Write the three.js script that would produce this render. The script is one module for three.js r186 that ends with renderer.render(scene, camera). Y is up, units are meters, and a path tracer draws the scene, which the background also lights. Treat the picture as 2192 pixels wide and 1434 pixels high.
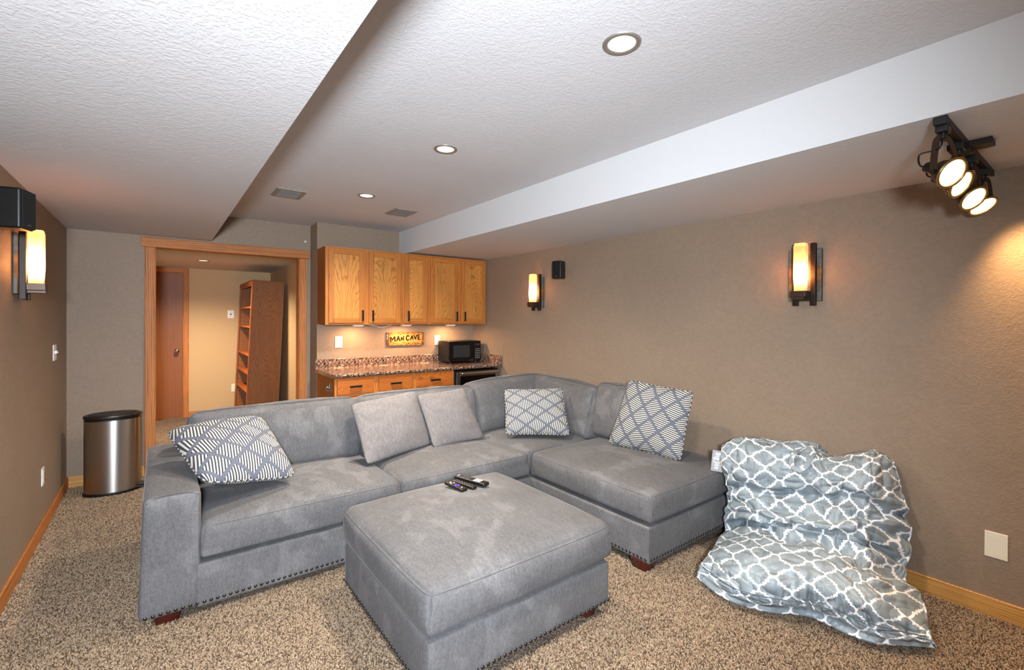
import * as THREE from 'three';
import { RoundedBoxGeometry } from 'three/addons/geometries/RoundedBoxGeometry.js';
import { mergeGeometries } from 'three/addons/utils/BufferGeometryUtils.js';
import { RectAreaLightUniformsLib } from 'three/addons/lights/RectAreaLightUniformsLib.js';

// ---------------------------------------------------------------- camera, light, exposure
const scene = new THREE.Scene();
scene.background = new THREE.Color(0x000000);
const camera = new THREE.PerspectiveCamera(2 * Math.atan(717 / 994.158) * 180 / Math.PI, 2192 / 1434, 0.05, 60);
const RAD = Math.PI / 180;
camera.position.set(-3.249, 1.445, 5.108);
camera.rotation.set(-0.279 * RAD, -37.242 * RAD, 0.291 * RAD, 'YXZ');
camera.setViewOffset(2192, 1434, 0, 29.03, 2192, 1434);   // shifted lens
camera.updateProjectionMatrix();
const renderer = new THREE.WebGLRenderer({ antialias: true });
renderer.toneMapping = THREE.LinearToneMapping;
renderer.toneMappingExposure = 1.1;
renderer.shadowMap.enabled = true;
RectAreaLightUniformsLib.init();
const LIGHT = { flash: 74, flashCone: 64, downlight: 17, hall: 36, sconce: 1.6, undercab: 440, track: 5 };
const WARM = 0xffc489, WARMER = 0xffcc96, COOL = 0xe4eefa, SOFTWARM = 0xfff0de;

// the photographer's flash head, behind and to the left of the lens
const flash = new THREE.SpotLight(COOL, LIGHT.flash, 0, LIGHT.flashCone * RAD, 1, 2);
flash.position.set(-3.45, 1.60, 5.58);
flash.target.position.set(-1.2, 1.15, -0.2);
flash.castShadow = true; flash.shadow.radius = 7; flash.shadow.mapSize.set(2048, 2048);
scene.add(flash, flash.target);

// ---------------------------------------------------------------- helpers
function rng(seed) { let s = seed >>> 0; return () => { s = (s + 0x6D2B79F5) >>> 0; let t = s; t = Math.imul(t ^ (t >>> 15), t | 1); t ^= t + Math.imul(t ^ (t >>> 7), t | 61); return ((t ^ (t >>> 14)) >>> 0) / 4294967296; }; }
function hash2(x, y, s) { let h = Math.imul(x, 374761393) + Math.imul(y, 668265263) + Math.imul(s, 2147483647 ^ 0x5bd1e995); h = Math.imul(h ^ (h >>> 13), 1274126177); h ^= h >>> 16; return (h >>> 0) / 4294967296; }
function vnoise(x, y, px, py, s) {          // value noise, periodic with px, py cells
  const xi = Math.floor(x), yi = Math.floor(y), fx = x - xi, fy = y - yi;
  const u = fx * fx * (3 - 2 * fx), v = fy * fy * (3 - 2 * fy);
  const m = (a, n) => ((a % n) + n) % n;
  const x0 = m(xi, px), x1 = m(xi + 1, px), y0 = m(yi, py), y1 = m(yi + 1, py);
  const a = hash2(x0, y0, s), b = hash2(x1, y0, s), c = hash2(x0, y1, s), d = hash2(x1, y1, s);
  return a + (b - a) * u + (c - a) * v + (a - b - c + d) * u * v;
}
function fbm(u, v, fx, fy, oct, s) {        // u, v in 0..1, tiling
  let t = 0, a = 0.5, n = 0;
  for (let i = 0; i < oct; i++) { t += a * vnoise(u * fx, v * fy, fx, fy, s + i * 17); n += a; a *= 0.5; fx *= 2; fy *= 2; }
  return t / n;
}
const clamp = (x, a = 0, b = 1) => Math.min(b, Math.max(a, x));
const mix = (a, b, t) => a + (b - a) * t;
const sstep = (a, b, x) => { const t = clamp((x - a) / (b - a)); return t * t * (3 - 2 * t); };
function tex(w, h, fn, srgb) {              // fn(u, v) -> [r, g, b] or a number, 0..1
  const d = new Uint8Array(w * h * 4);
  for (let j = 0; j < h; j++) for (let i = 0; i < w; i++) {
    const c = fn((i + 0.5) / w, (j + 0.5) / h), o = (j * w + i) * 4;
    if (typeof c === 'number') d[o] = d[o + 1] = d[o + 2] = clamp(c) * 255; else { d[o] = clamp(c[0]) * 255; d[o + 1] = clamp(c[1]) * 255; d[o + 2] = clamp(c[2]) * 255; }
    d[o + 3] = 255;
  }
  const t = new THREE.DataTexture(d, w, h, THREE.RGBAFormat);
  t.wrapS = t.wrapT = THREE.RepeatWrapping; t.magFilter = THREE.LinearFilter; t.minFilter = THREE.LinearMipmapLinearFilter; t.generateMipmaps = true;
  if (srgb) t.colorSpace = THREE.SRGBColorSpace;
  t.needsUpdate = true;
  return t;
}
function rep(t, sx, sy = sx, rot = 0) { const c = t.clone(); c.repeat.set(1 / sx, 1 / sy); c.rotation = rot; c.needsUpdate = true; return c; }
const S = (o) => new THREE.MeshStandardMaterial(o);
const P = (o) => new THREE.MeshPhysicalMaterial(o);
const used = new Map();
function numbered(n) { const k = used.get(n) || 0; used.set(n, k + 1); return k ? n + '_' + String(k).padStart(3, '0') : n; }
function mesh(name, geo, mat, parent = scene) {
  const m = new THREE.Mesh(Array.isArray(geo) ? mergeGeometries(geo.map((g) => g.index ? g.toNonIndexed() : g)) : geo, mat);
  m.castShadow = m.receiveShadow = true;
  m.name = parent === scene ? numbered(name) : childName(parent, name);
  parent.add(m); return m;
}
function childName(p, n) { p.userData._n = p.userData._n || {}; const k = p.userData._n[n] || 0; p.userData._n[n] = k + 1; return k ? n + '_' + String(k).padStart(3, '0') : n; }
function thing(name, label, category, pos = [0, 0, 0], ry = 0, group) {
  const o = new THREE.Group(); o.name = numbered(name); o.position.set(...pos); o.rotation.y = ry;
  o.userData = { label, category }; if (group) o.userData.group = group;
  scene.add(o); return o;
}
function tag(o, label, category, group) { Object.assign(o.userData, { label, category }); if (group) o.userData.group = group; return o; }
function struct(name, geo, mat, parent = scene) { const m = mesh(name, geo, mat, parent); if (parent === scene) m.userData.kind = 'structure'; return m; }
function copy(src, label, pos, ry) {
  const c = src.clone(); c.name = numbered(src.name.replace(/_\d{3}$/, '')); c.userData = { ...src.userData, label };
  c.position.set(...pos); if (ry !== undefined) c.rotation.y = ry; scene.add(c); return c;
}
// box-projected uv in metres; 'turn' swaps u and v (grain direction), 'off' shifts the pattern
function boxUV(g, turn = false, off = 0) {
  if (g.index) g = g.toNonIndexed();
  const p = g.attributes.position, n = g.attributes.normal, uv = new Float32Array(p.count * 2);
  for (let i = 0; i < p.count; i += 3) {
    let ax = 0, ay = 0, az = 0;
    for (let k = 0; k < 3; k++) { ax += Math.abs(n.getX(i + k)); ay += Math.abs(n.getY(i + k)); az += Math.abs(n.getZ(i + k)); }
    for (let k = 0; k < 3; k++) {
      const x = p.getX(i + k), y = p.getY(i + k), z = p.getZ(i + k);
      let a, b;
      if (ay >= ax && ay >= az) { a = x; b = z; } else if (ax >= az) { a = z; b = y; } else { a = x; b = y; }
      if (turn) [a, b] = [b, a];
      uv[(i + k) * 2] = a + off; uv[(i + k) * 2 + 1] = b + off * 0.37;
    }
  }
  g.setAttribute('uv', new THREE.BufferAttribute(uv, 2));
  return g;
}
// box given by its two corners
function bx(x0, x1, y0, y1, z0, z1, r = 0, turn = false, off = 0) {
  const w = x1 - x0, h = y1 - y0, d = z1 - z0;
  const g = r > 0 ? new RoundedBoxGeometry(w, h, d, 2, Math.min(r, w / 2.01, h / 2.01, d / 2.01)) : new THREE.BoxGeometry(w, h, d);
  g.translate((x0 + x1) / 2, (y0 + y1) / 2, (z0 + z1) / 2);
  return boxUV(g, turn, off);
}
function smooth(g) {                         // normals averaged over equal positions, uv seams kept
  const p = g.attributes.position; g.computeVertexNormals();
  const n = g.attributes.normal, m = new Map();
  const key = (i) => Math.round(p.getX(i) * 20000) + ',' + Math.round(p.getY(i) * 20000) + ',' + Math.round(p.getZ(i) * 20000);
  for (let i = 0; i < p.count; i++) { const k = key(i), v = m.get(k) || [0, 0, 0]; v[0] += n.getX(i); v[1] += n.getY(i); v[2] += n.getZ(i); m.set(k, v); }
  for (let i = 0; i < p.count; i++) { const v = m.get(key(i)), l = Math.hypot(...v) || 1; n.setXYZ(i, v[0] / l, v[1] / l, v[2] / l); }
  return g;
}
function lathe(pts, seg = 32) { return new THREE.LatheGeometry(pts.map((p) => new THREE.Vector2(p[0], p[1])), seg); }
function tube(pts, r, seg = 48, closed = false, rs = 8) { return new THREE.TubeGeometry(new THREE.CatmullRomCurve3(pts.map((p) => Array.isArray(p) ? new THREE.Vector3(...p) : p), closed), seg, r, rs, closed); }
function cyl(r0, r1, h, x, y, z, seg = 20) { const g = new THREE.CylinderGeometry(r0, r1, h, seg); g.translate(x, y, z); return g; }
function xf(g, o) { const e = new THREE.Object3D(); if (o.rot) e.rotation.set(...o.rot); if (o.pos) e.position.set(...o.pos); if (o.scale) e.scale.set(...o.scale); e.updateMatrix(); g.applyMatrix4(e.matrix); return g; }

// ---------------------------------------------------------------- materials
const orangePeel = tex(1024, 1024, (u, v) => { const a = fbm(u, v, 120, 120, 2, 3), b = fbm(u, v, 60, 60, 2, 9); return sstep(0.38, 0.72, a * 0.6 + b * 0.4); });
const knock = tex(1024, 1024, (u, v) => { const a = fbm(u, v, 90, 90, 3, 31), b = fbm(u, v, 40, 40, 2, 77); return sstep(0.42, 0.6, a * 0.55 + b * 0.45); });
const wallTone = tex(512, 512, (u, v) => { const a = fbm(u, v, 6, 6, 4, 5) - 0.5, b = fbm(u, v, 128, 128, 2, 8) - 0.5; const k = 1 + a * 0.06 + b * 0.07; return [0.555 * k, 0.484 * k, 0.41 * k]; }, true);
const wallMat = S({ map: rep(wallTone, 2.2), roughness: 0.62, bumpMap: rep(orangePeel, 0.75), bumpScale: 0.00055 });
const hallMat = S({ color: 0xc4a67c, roughness: 0.7, bumpMap: rep(orangePeel, 1.3), bumpScale: 0.0008 });
const ceilTone = tex(512, 512, (u, v) => { const k = 1 + (fbm(u, v, 5, 5, 4, 15) - 0.5) * 0.05; return [0.79 * k, 0.785 * k, 0.785 * k]; }, true);
const ceilMat = S({ map: rep(ceilTone, 3), roughness: 0.92, bumpMap: rep(knock, 0.6), bumpScale: 0.0005 });
const beamMat = S({ color: 0xc9c9c8, roughness: 0.9, bumpMap: rep(knock, 0.6), bumpScale: 0.00025 });
const carpetTone = tex(1024, 1024, (u, v) => {
  const a = fbm(u, v, 200, 200, 2, 51), b = fbm(u, v, 7, 7, 4, 61), r = hash2(Math.floor(u * 340), Math.floor(v * 340), 5);
  const k = 0.62 + 0.5 * sstep(0.3, 0.7, a) + (b - 0.5) * 0.25 - (r < 0.18 ? 0.3 : 0);
  return [0.47 * k, 0.40 * k, 0.335 * k];
}, true);
const carpetMat = S({ map: rep(carpetTone, 1.1), roughness: 1, bumpMap: rep(carpetTone, 1.1), bumpScale: 0.006 });

function oakTex(seed, base, dark, cathedral, plankW) {   // 1 x 1 tile: u across the grain, v along it
  return tex(512, 1024, (u, v) => {
    const warp = (fbm(u, v, 3, 2, 3, seed) - 0.5), plank = plankW ? Math.floor(u * plankW) : 0;
    const uu = u + plank * 0.37, c = cathedral ? Math.pow(Math.abs(((u * (plankW || 1)) % 1) - 0.5) * 2, 1.7) : 0;
    let ring = (cathedral ? c * 8 + Math.abs(v * 2 % 2 - 1) * 7 * (1 - c * 0.8) : uu * 30) + warp * (cathedral ? 4.5 : 5) + (fbm(u, v, 14, 5, 2, seed + 5) - 0.5) * 1.1 + (hash2(plank, 3, seed)) * 4;
    ring = ring - Math.floor(ring);
    const late = sstep(0.55, 0.95, ring) * (1 - sstep(0.95, 1, ring));
    const pore = fbm(u, v, 180, 10, 2, seed + 3), fine = fbm(u, v, 90, 4, 2, seed + 9);
    const t = clamp(late * 0.42 + sstep(0.58, 0.75, pore) * (0.22 + late * 0.5) + (fine - 0.5) * 0.6);
    const tone = 1 + (fbm(u, v, 2, 2, 2, seed + 21) - 0.5) * 0.18 + (plankW ? (hash2(plank, 9, seed) - 0.5) * 0.12 : 0);
    return [mix(base[0], dark[0], t) * tone, mix(base[1], dark[1], t) * tone, mix(base[2], dark[2], t) * tone];
  }, true);
}
const OAK = [0.78, 0.53, 0.29], OAKD = [0.55, 0.31, 0.13];
const oakPanelT = oakTex(11, [0.80, 0.55, 0.255], [0.54, 0.30, 0.09], true, 0);
const oakPanelT2 = oakTex(23, [0.80, 0.55, 0.255], [0.54, 0.30, 0.09], true, 2);
const oakStraightT = oakTex(37, [0.74, 0.465, 0.195], [0.48, 0.25, 0.07], false, 0);
const oakTrimT = oakTex(41, [0.76, 0.475, 0.215], [0.38, 0.20, 0.065], false, 0);
const oakShelfT = oakTex(53, [0.66, 0.43, 0.17], [0.42, 0.245, 0.08], true, 1);
const oakBaseT = oakTex(67, [0.82, 0.62, 0.34], [0.50, 0.31, 0.12], false, 0);
const wood = (t, sx, sy, rough = 0.5) => S({ map: rep(t, sx, sy), roughness: rough });
const oakPanel = [wood(oakPanelT, 0.42, 1.2), wood(oakPanelT2, 0.5, 0.9), wood(oakPanelT, 0.3, 0.8), wood(oakPanelT2, 0.36, 1.3)];
const oakDrawer = wood(oakPanelT2, 0.36, 1.1); oakDrawer.color.set(0xecc49c);
const oakFrame = wood(oakStraightT, 0.5, 1.6), oakSide = wood(oakStraightT, 0.9, 1.7), oakTrim = wood(oakTrimT, 0.42, 1.8, 0.6), oakShelf = wood(oakShelfT, 0.24, 0.8, 0.6), oakShelfIn = wood(oakStraightT, 0.7, 1.4, 0.5), oakBase = wood(oakBaseT, 0.5, 1.9, 0.5);
oakSide.color.set(0xccb478); oakShelfIn.color.set(0xd4ae84); oakShelf.color.set(0xd8cbb4);
const doorVeneer = P({ map: rep(oakTex(71, [0.54, 0.31, 0.12], [0.45, 0.24, 0.085], false, 0), 0.8, 2.4), roughness: 0.5 });
const bronze = S({ color: 0x2a221d, roughness: 0.45, metalness: 0.6 });
const bronzeLight = S({ color: 0x4a3c33, roughness: 0.42, metalness: 0.7 });
const blackPlastic = S({ color: 0x0c0c0d, roughness: 0.38 });
const blackGloss = P({ color: 0x040405, roughness: 0.16, specularIntensity: 0.6 });
const greyWindow = P({ color: 0x26272b, roughness: 0.18 });
const steel = S({ color: 0x9a948e, roughness: 0.3, metalness: 1 });
const chrome = S({ color: 0xb8b2a8, roughness: 0.18, metalness: 1 });
const nickel = S({ color: 0xa8a398, roughness: 0.35, metalness: 0.75 });
const ivory = S({ color: 0xe6e2cf, roughness: 0.4 });
const whitePlastic = S({ color: 0xe8e8e6, roughness: 0.4 });
const darkGap = S({ color: 0x0a0908, roughness: 0.9 });
const redWood = P({ color: 0x4a1c14, roughness: 0.35, clearcoat: 0.4 });

const nap = tex(1024, 1024, (u, v) => {
  const a = fbm(u, v, 5, 6, 4, 101), b = fbm(u + 0.13 * fbm(u, v, 4, 4, 2, 5), v, 14, 9, 3, 131), w = fbm(u, v, 256, 200, 1, 7), x = fbm(u, v, 320, 40, 1, 13), y = fbm(u, v, 40, 320, 1, 19);
  const brush = sstep(0.5, 0.62, b) * sstep(0.48, 0.6, a);
  const st = fbm(u, v, 60, 22, 3, 171) - 0.5, k = 0.94 + (a - 0.5) * 0.17 + brush * 0.10 + st * 0.05 + (w - 0.5) * 0.14 + (x - 0.5) * 0.09 + (y - 0.5) * 0.02;
  return [0.385 * k, 0.381 * k, 0.383 * k];
}, true);
const grain = tex(512, 512, (u, v) => { const st = fbm(u, v, 70, 24, 3, 181) - 0.5, w = fbm(u, v, 200, 150, 1, 7) - 0.5, a = fbm(u, v, 5, 5, 3, 191) - 0.5, k = 0.97 + st * 0.2 + w * 0.16 + a * 0.1; return [0.47 * k, 0.455 * k, 0.452 * k]; }, true);
const weave = tex(512, 512, (u, v) => fbm(u, v, 150, 20, 2, 3) * 0.5 + fbm(u, v, 20, 150, 2, 4) * 0.5);
const suede = P({ map: rep(nap, 1.25), roughness: 0.95, sheen: 0.35, sheenRoughness: 0.5, sheenColor: new THREE.Color(0.55, 0.55, 0.56), bumpMap: rep(weave, 0.22), bumpScale: 0.00025 });
const suedeSeam = P({ map: rep(nap, 1.25), color: 0xc8c8cc, roughness: 1, sheen: 0.3, sheenColor: new THREE.Color(0.5, 0.5, 0.5) });
const nailMat = S({ color: 0x4b4640, roughness: 0.3, metalness: 0.85 });

// ---------------------------------------------------------------- room shell
const XL = -3.868, ZL = -0.268, XS = -2.843, XN = -1.932, XB = -1.022, HC = 2.449, HS = 2.189, HB = 2.184, ZR = 7.6;
const ZH = -3.071, XHR = -1.843, HH = 2.157, OX0 = -3.271, OX1 = -2.05, OH = 2.086, ZB = ZL - 0.12;
struct('floor', bx(XL - 0.12, 0.12, -0.12, 0, ZH - 0.12, ZR + 0.12), carpetMat);
struct('wall_left', bx(XL - 0.12, XL, 0, HC, ZB, ZR), wallMat);
struct('wall_right', bx(0, 0.12, 0, HC, ZB, ZR), wallMat);
struct('wall_rear', bx(XL - 0.12, 0.12, 0, HC, ZR, ZR + 0.12), wallMat);
{
  const s = new THREE.Shape(); s.moveTo(XL, 0); s.lineTo(OX0 - 0.02, 0); s.lineTo(OX0 - 0.02, OH + 0.02); s.lineTo(OX1 + 0.02, OH + 0.02); s.lineTo(OX1 + 0.02, 0); s.lineTo(XN, 0); s.lineTo(XN, HC); s.lineTo(XL, HC); s.closePath();
  const g = new THREE.ExtrudeGeometry(s, { depth: 0.12, bevelEnabled: false }); g.translate(0, 0, ZB);
  struct('wall_back', boxUV(g), wallMat);
}
struct('wall_nook', bx(XN, 0, 0, HC, ZB, 0), wallMat);
struct('ceiling', bx(XL - 0.12, 0.12, HC, HC + 0.12, ZB, ZR + 0.12), ceilMat);
struct('ceiling_soffit', bx(XL, XS, HS, HC, ZL, ZR), ceilMat);
struct('ceiling_beam', bx(XB, 0, HB, HC, 0, ZR), beamMat);
// the small hall behind the opening
struct('wall_hall_left', bx(XL - 0.12, XL, 0, HH, ZH, ZB), hallMat);
struct('wall_hall_right', bx(XHR, XHR + 0.12, 0, HH, ZH, ZB), hallMat);
struct('wall_hall_back', bx(XL - 0.12, XHR + 0.12, 0, HH, ZH - 0.12, ZH), hallMat);
struct('ceiling_hall', bx(XL - 0.12, XHR + 0.12, HH, HH + 0.12, ZH - 0.12, ZB), ceilMat);
// jambs and casing of the opening
struct('trim_1', [bx(OX0 - 0.018, OX0, 0, OH, ZB, ZL, 0, false, 0.3)], oakTrim);
struct('trim_2', [bx(OX1, OX1 + 0.018, 0, OH, ZB, ZL, 0, false, 0.9)], oakTrim);
struct('trim_3', [bx(OX0, OX1, OH, OH + 0.018, ZB, ZL, 0, true, 0.5)], oakTrim);
struct('trim_4', bx(-3.352, OX0 - 0.004, 0, OH, ZL, ZL + 0.019, 0.004, false, 1.31), oakTrim);
struct('trim_5', bx(OX1 + 0.004, -1.972, 0, OH, ZL, ZL + 0.019, 0.004, false, 2.17), oakTrim);
struct('trim_6', bx(-3.378, -1.946, OH, 2.172, ZL, ZL + 0.032, 0.004, true, 0.71), oakTrim);
const BBH = 0.095;
struct('baseboard_left', bx(XL, XL + 0.013, 0, BBH, ZL, ZR, 0.004, true, 0.2), oakTrim);
struct('baseboard_back', bx(XL, -3.352, 0, BBH, ZL, ZL + 0.013, 0.004, true, 0.8), oakBase);
struct('baseboard_right', bx(-0.013, 0, 0, BBH, 0.7, ZR, 0.004, true, 0.4), oakBase);
struct('baseboard_hall', bx(-2.90, XHR, 0, 0.085, ZH, ZH + 0.013, 0.004, true, 0.6), oakTrim);
struct('trim_7', [bx(-2.973, -2.905, 0, 2.14, ZH, ZH + 0.02, 0.004, false, 0.15)], oakTrim);
struct('trim_8', [bx(XL, -2.905, 2.085, 2.15, ZH, ZH + 0.019, 0.004, true, 0.15)], oakTrim);
{
  const d = new THREE.Group(); d.name = 'door_1'; d.userData = { kind: 'structure' }; scene.add(d);
  mesh('door_slab', bx(-3.72, -2.976, 0.012, 2.085, ZH, ZH + 0.012, 0.003, false, 0.1), doorVeneer, d);
  const k = lathe([[0, 0], [0.032, 0], [0.032, 0.006], [0.012, 0.012], [0.011, 0.03], [0.024, 0.036], [0.029, 0.05], [0.024, 0.064], [0, 0.068]], 24);
  mesh('door_knob', xf(k, { rot: [Math.PI / 2, 0, 0], pos: [-3.045, 0.965, ZH + 0.012] }), chrome, d);
}

// carpet pile: short bent tufts, thick where the camera sees it near
{
  const tuftA = new THREE.IcosahedronGeometry(1, 0); tuftA.scale(0.0027, 0.0056, 0.0027); tuftA.translate(0, 0.0055, 0);
  const r = rng(4242), list = [], inRect = (x, z, a, b, c, d) => x > a && x < b && z > c && z < d;
  const STEP = 0.0050;
  for (let x = XL + 0.014; x < -0.016; x += STEP) for (let z = -0.25; z < 4.95; z += STEP) {
    const px = x + (r() - 0.5) * STEP * 1.3, pz = z + (r() - 0.5) * STEP * 1.3;
    if (px > -3.28 && pz > 1.35 && pz < 2.38) continue;           // under the sofa
    if (px > -3.3 && pz <= 1.35) continue;                         // hidden behind the sofa
    if (px > -1.0 && pz < 3.46) continue;
    if (inRect(px, pz, -2.45, -1.5, 2.66, 3.57)) continue;
    if (px > -0.5 && pz > 3.46 && pz < 4.4) continue;              // under the bean bag
    const dx = px + 3.249, dz = pz - 5.108, c = Math.cos(37.242 * RAD), s = Math.sin(37.242 * RAD);
    const depth = dx * s - dz * c, lat = dx * c + dz * s;
    if (depth < 1.2 || Math.abs(lat) > depth * 1.14) continue;     // outside the lens
    if (depth > 4.2 && r() > 0.6) continue;
    list.push(px, pz, depth);
  }
  const n = list.length / 3, im = new THREE.InstancedMesh(tuftA, S({ color: 0xffffff, roughness: 1 }), n);
  const o = new THREE.Object3D(), tint = new THREE.Color(0.67, 0.615, 0.53), col = new THREE.Color(), pal = [[0.42, 0.325, 0.235], [0.52, 0.42, 0.315], [0.26, 0.185, 0.13], [0.11, 0.076, 0.054], [0.36, 0.22, 0.14], [0.60, 0.50, 0.385]];
  for (let i = 0; i < n; i++) {
    const x = list[i * 3], z = list[i * 3 + 1];
    const f = fbm((x + 4) / 6, (z + 1) / 6, 9, 9, 3, 900), g = fbm((x + 4) / 6, (z + 1) / 6, 16, 16, 2, 950);
    o.position.set(x, -0.001, z);
    o.rotation.set((r() - 0.5) * 1.7 + (f - 0.5) * 1.4, r() * 6.28, (r() - 0.5) * 1.7 + (g - 0.5) * 1.2, 'YXZ');
    const sc = 0.85 + r() * 0.5 + (list[i * 3 + 2] > 4.2 ? 0.25 : 0); o.scale.set(sc, 0.8 + r() * 0.4, sc); o.updateMatrix(); im.setMatrixAt(i, o.matrix);
    const q = r(), k = pal[q < 0.30 ? 0 : q < 0.50 ? 1 : q < 0.66 ? 2 : q < 0.85 ? 3 : q < 0.91 ? 4 : 5];
    col.setRGB(k[0], k[1], k[2]); im.setColorAt(i, col.multiply(tint));
  }
  im.name = 'carpet_pile'; im.castShadow = im.receiveShadow = true;
  im.userData = { kind: 'stuff', label: 'speckled beige and brown frieze carpet pile covering the room floor', category: 'carpet' };
  scene.add(im);
}

// ---------------------------------------------------------------- ceiling fittings
function downlight(x, y, z, label, watt, warm, hall) {
  const t = thing('recessed_downlight', label, 'ceiling light', [x, y, z], 0, hall ? undefined : 'recessed downlights in the main ceiling');
  mesh('trim_ring', lathe([[0.0475, 0.012], [0.049, -0.0005], [0.053, -0.004], [0.064, -0.006], [0.069, -0.003], [0.07, 0.0]], 48), nickel, t);
  const lens = new THREE.CircleGeometry(0.049, 40); lens.rotateX(Math.PI / 2); lens.translate(0, 0.0005 - 0.002, 0);
  mesh('lamp_lens', lens, S({ color: 0xffffff, emissive: hall ? 0xffe2b4 : 0xfff4e2, emissiveIntensity: 2.2 }), t);
  const l = new THREE.SpotLight(warm, watt, 0, 75 * RAD, 1, 2); l.position.set(0, -0.012, 0); l.target.position.set(0, -2, 0);
  l.castShadow = true; l.shadow.radius = 4.5; t.add(l, l.target);
  return t;
}
downlight(-1.91, HC, 3.998, 'round recessed downlight with nickel trim, nearest and largest of the ceiling row', LIGHT.downlight, SOFTWARM);
downlight(-1.90, HC, 2.675, 'round recessed downlight in the middle of the main ceiling row', LIGHT.downlight, SOFTWARM);
downlight(-1.90, HC, 1.36, 'round recessed downlight farthest down the main ceiling, between the two vents', LIGHT.downlight * 1.5, SOFTWARM);
downlight(-2.81, HH, -1.84, 'glowing recessed downlight in the hall ceiling beyond the oak opening', LIGHT.hall, 0xffe6c6, true);
function vent(x, z, label) {
  const t = thing('ceiling_vent', label, 'vent', [x, HC, z], 0, 'supply vents in the main ceiling');
  const s = new THREE.Shape(); s.moveTo(-0.105, -0.135); s.lineTo(0.105, -0.135); s.lineTo(0.105, 0.135); s.lineTo(-0.105, 0.135); s.closePath();
  const h = new THREE.Path(); h.moveTo(-0.078, -0.108); h.lineTo(0.078, -0.108); h.lineTo(0.078, 0.108); h.lineTo(-0.078, 0.108); h.closePath(); s.holes.push(h);
  const g = new THREE.ExtrudeGeometry(s, { depth: 0.003, bevelEnabled: true, bevelSize: 0.003, bevelThickness: 0.004, bevelSegments: 1 }); g.rotateX(Math.PI / 2); g.translate(0, -0.002, 0);
  const m = S({ color: 0x8d867d, roughness: 0.6 });
  mesh('frame', g, m, t);
  mesh('backing', bx(-0.079, 0.079, -0.003, -0.0005, -0.109, 0.109), S({ color: 0x4a4540, roughness: 0.8 }), t);
  const sg = new THREE.BoxGeometry(0.156, 0.0012, 0.012);
  for (let k = 0; k < 18; k++) { const q = mesh('slat', sg, m, t); q.position.set(0, -0.006, -0.102 + k * 0.012); q.rotation.x = 0.6; }
}
vent(-2.42, 1.045, 'square louvred ceiling vent beside the dropped soffit, left of the far downlight');
vent(-1.432, 0.985, 'square louvred ceiling vent near the white beam, right of the far downlight');

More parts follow.
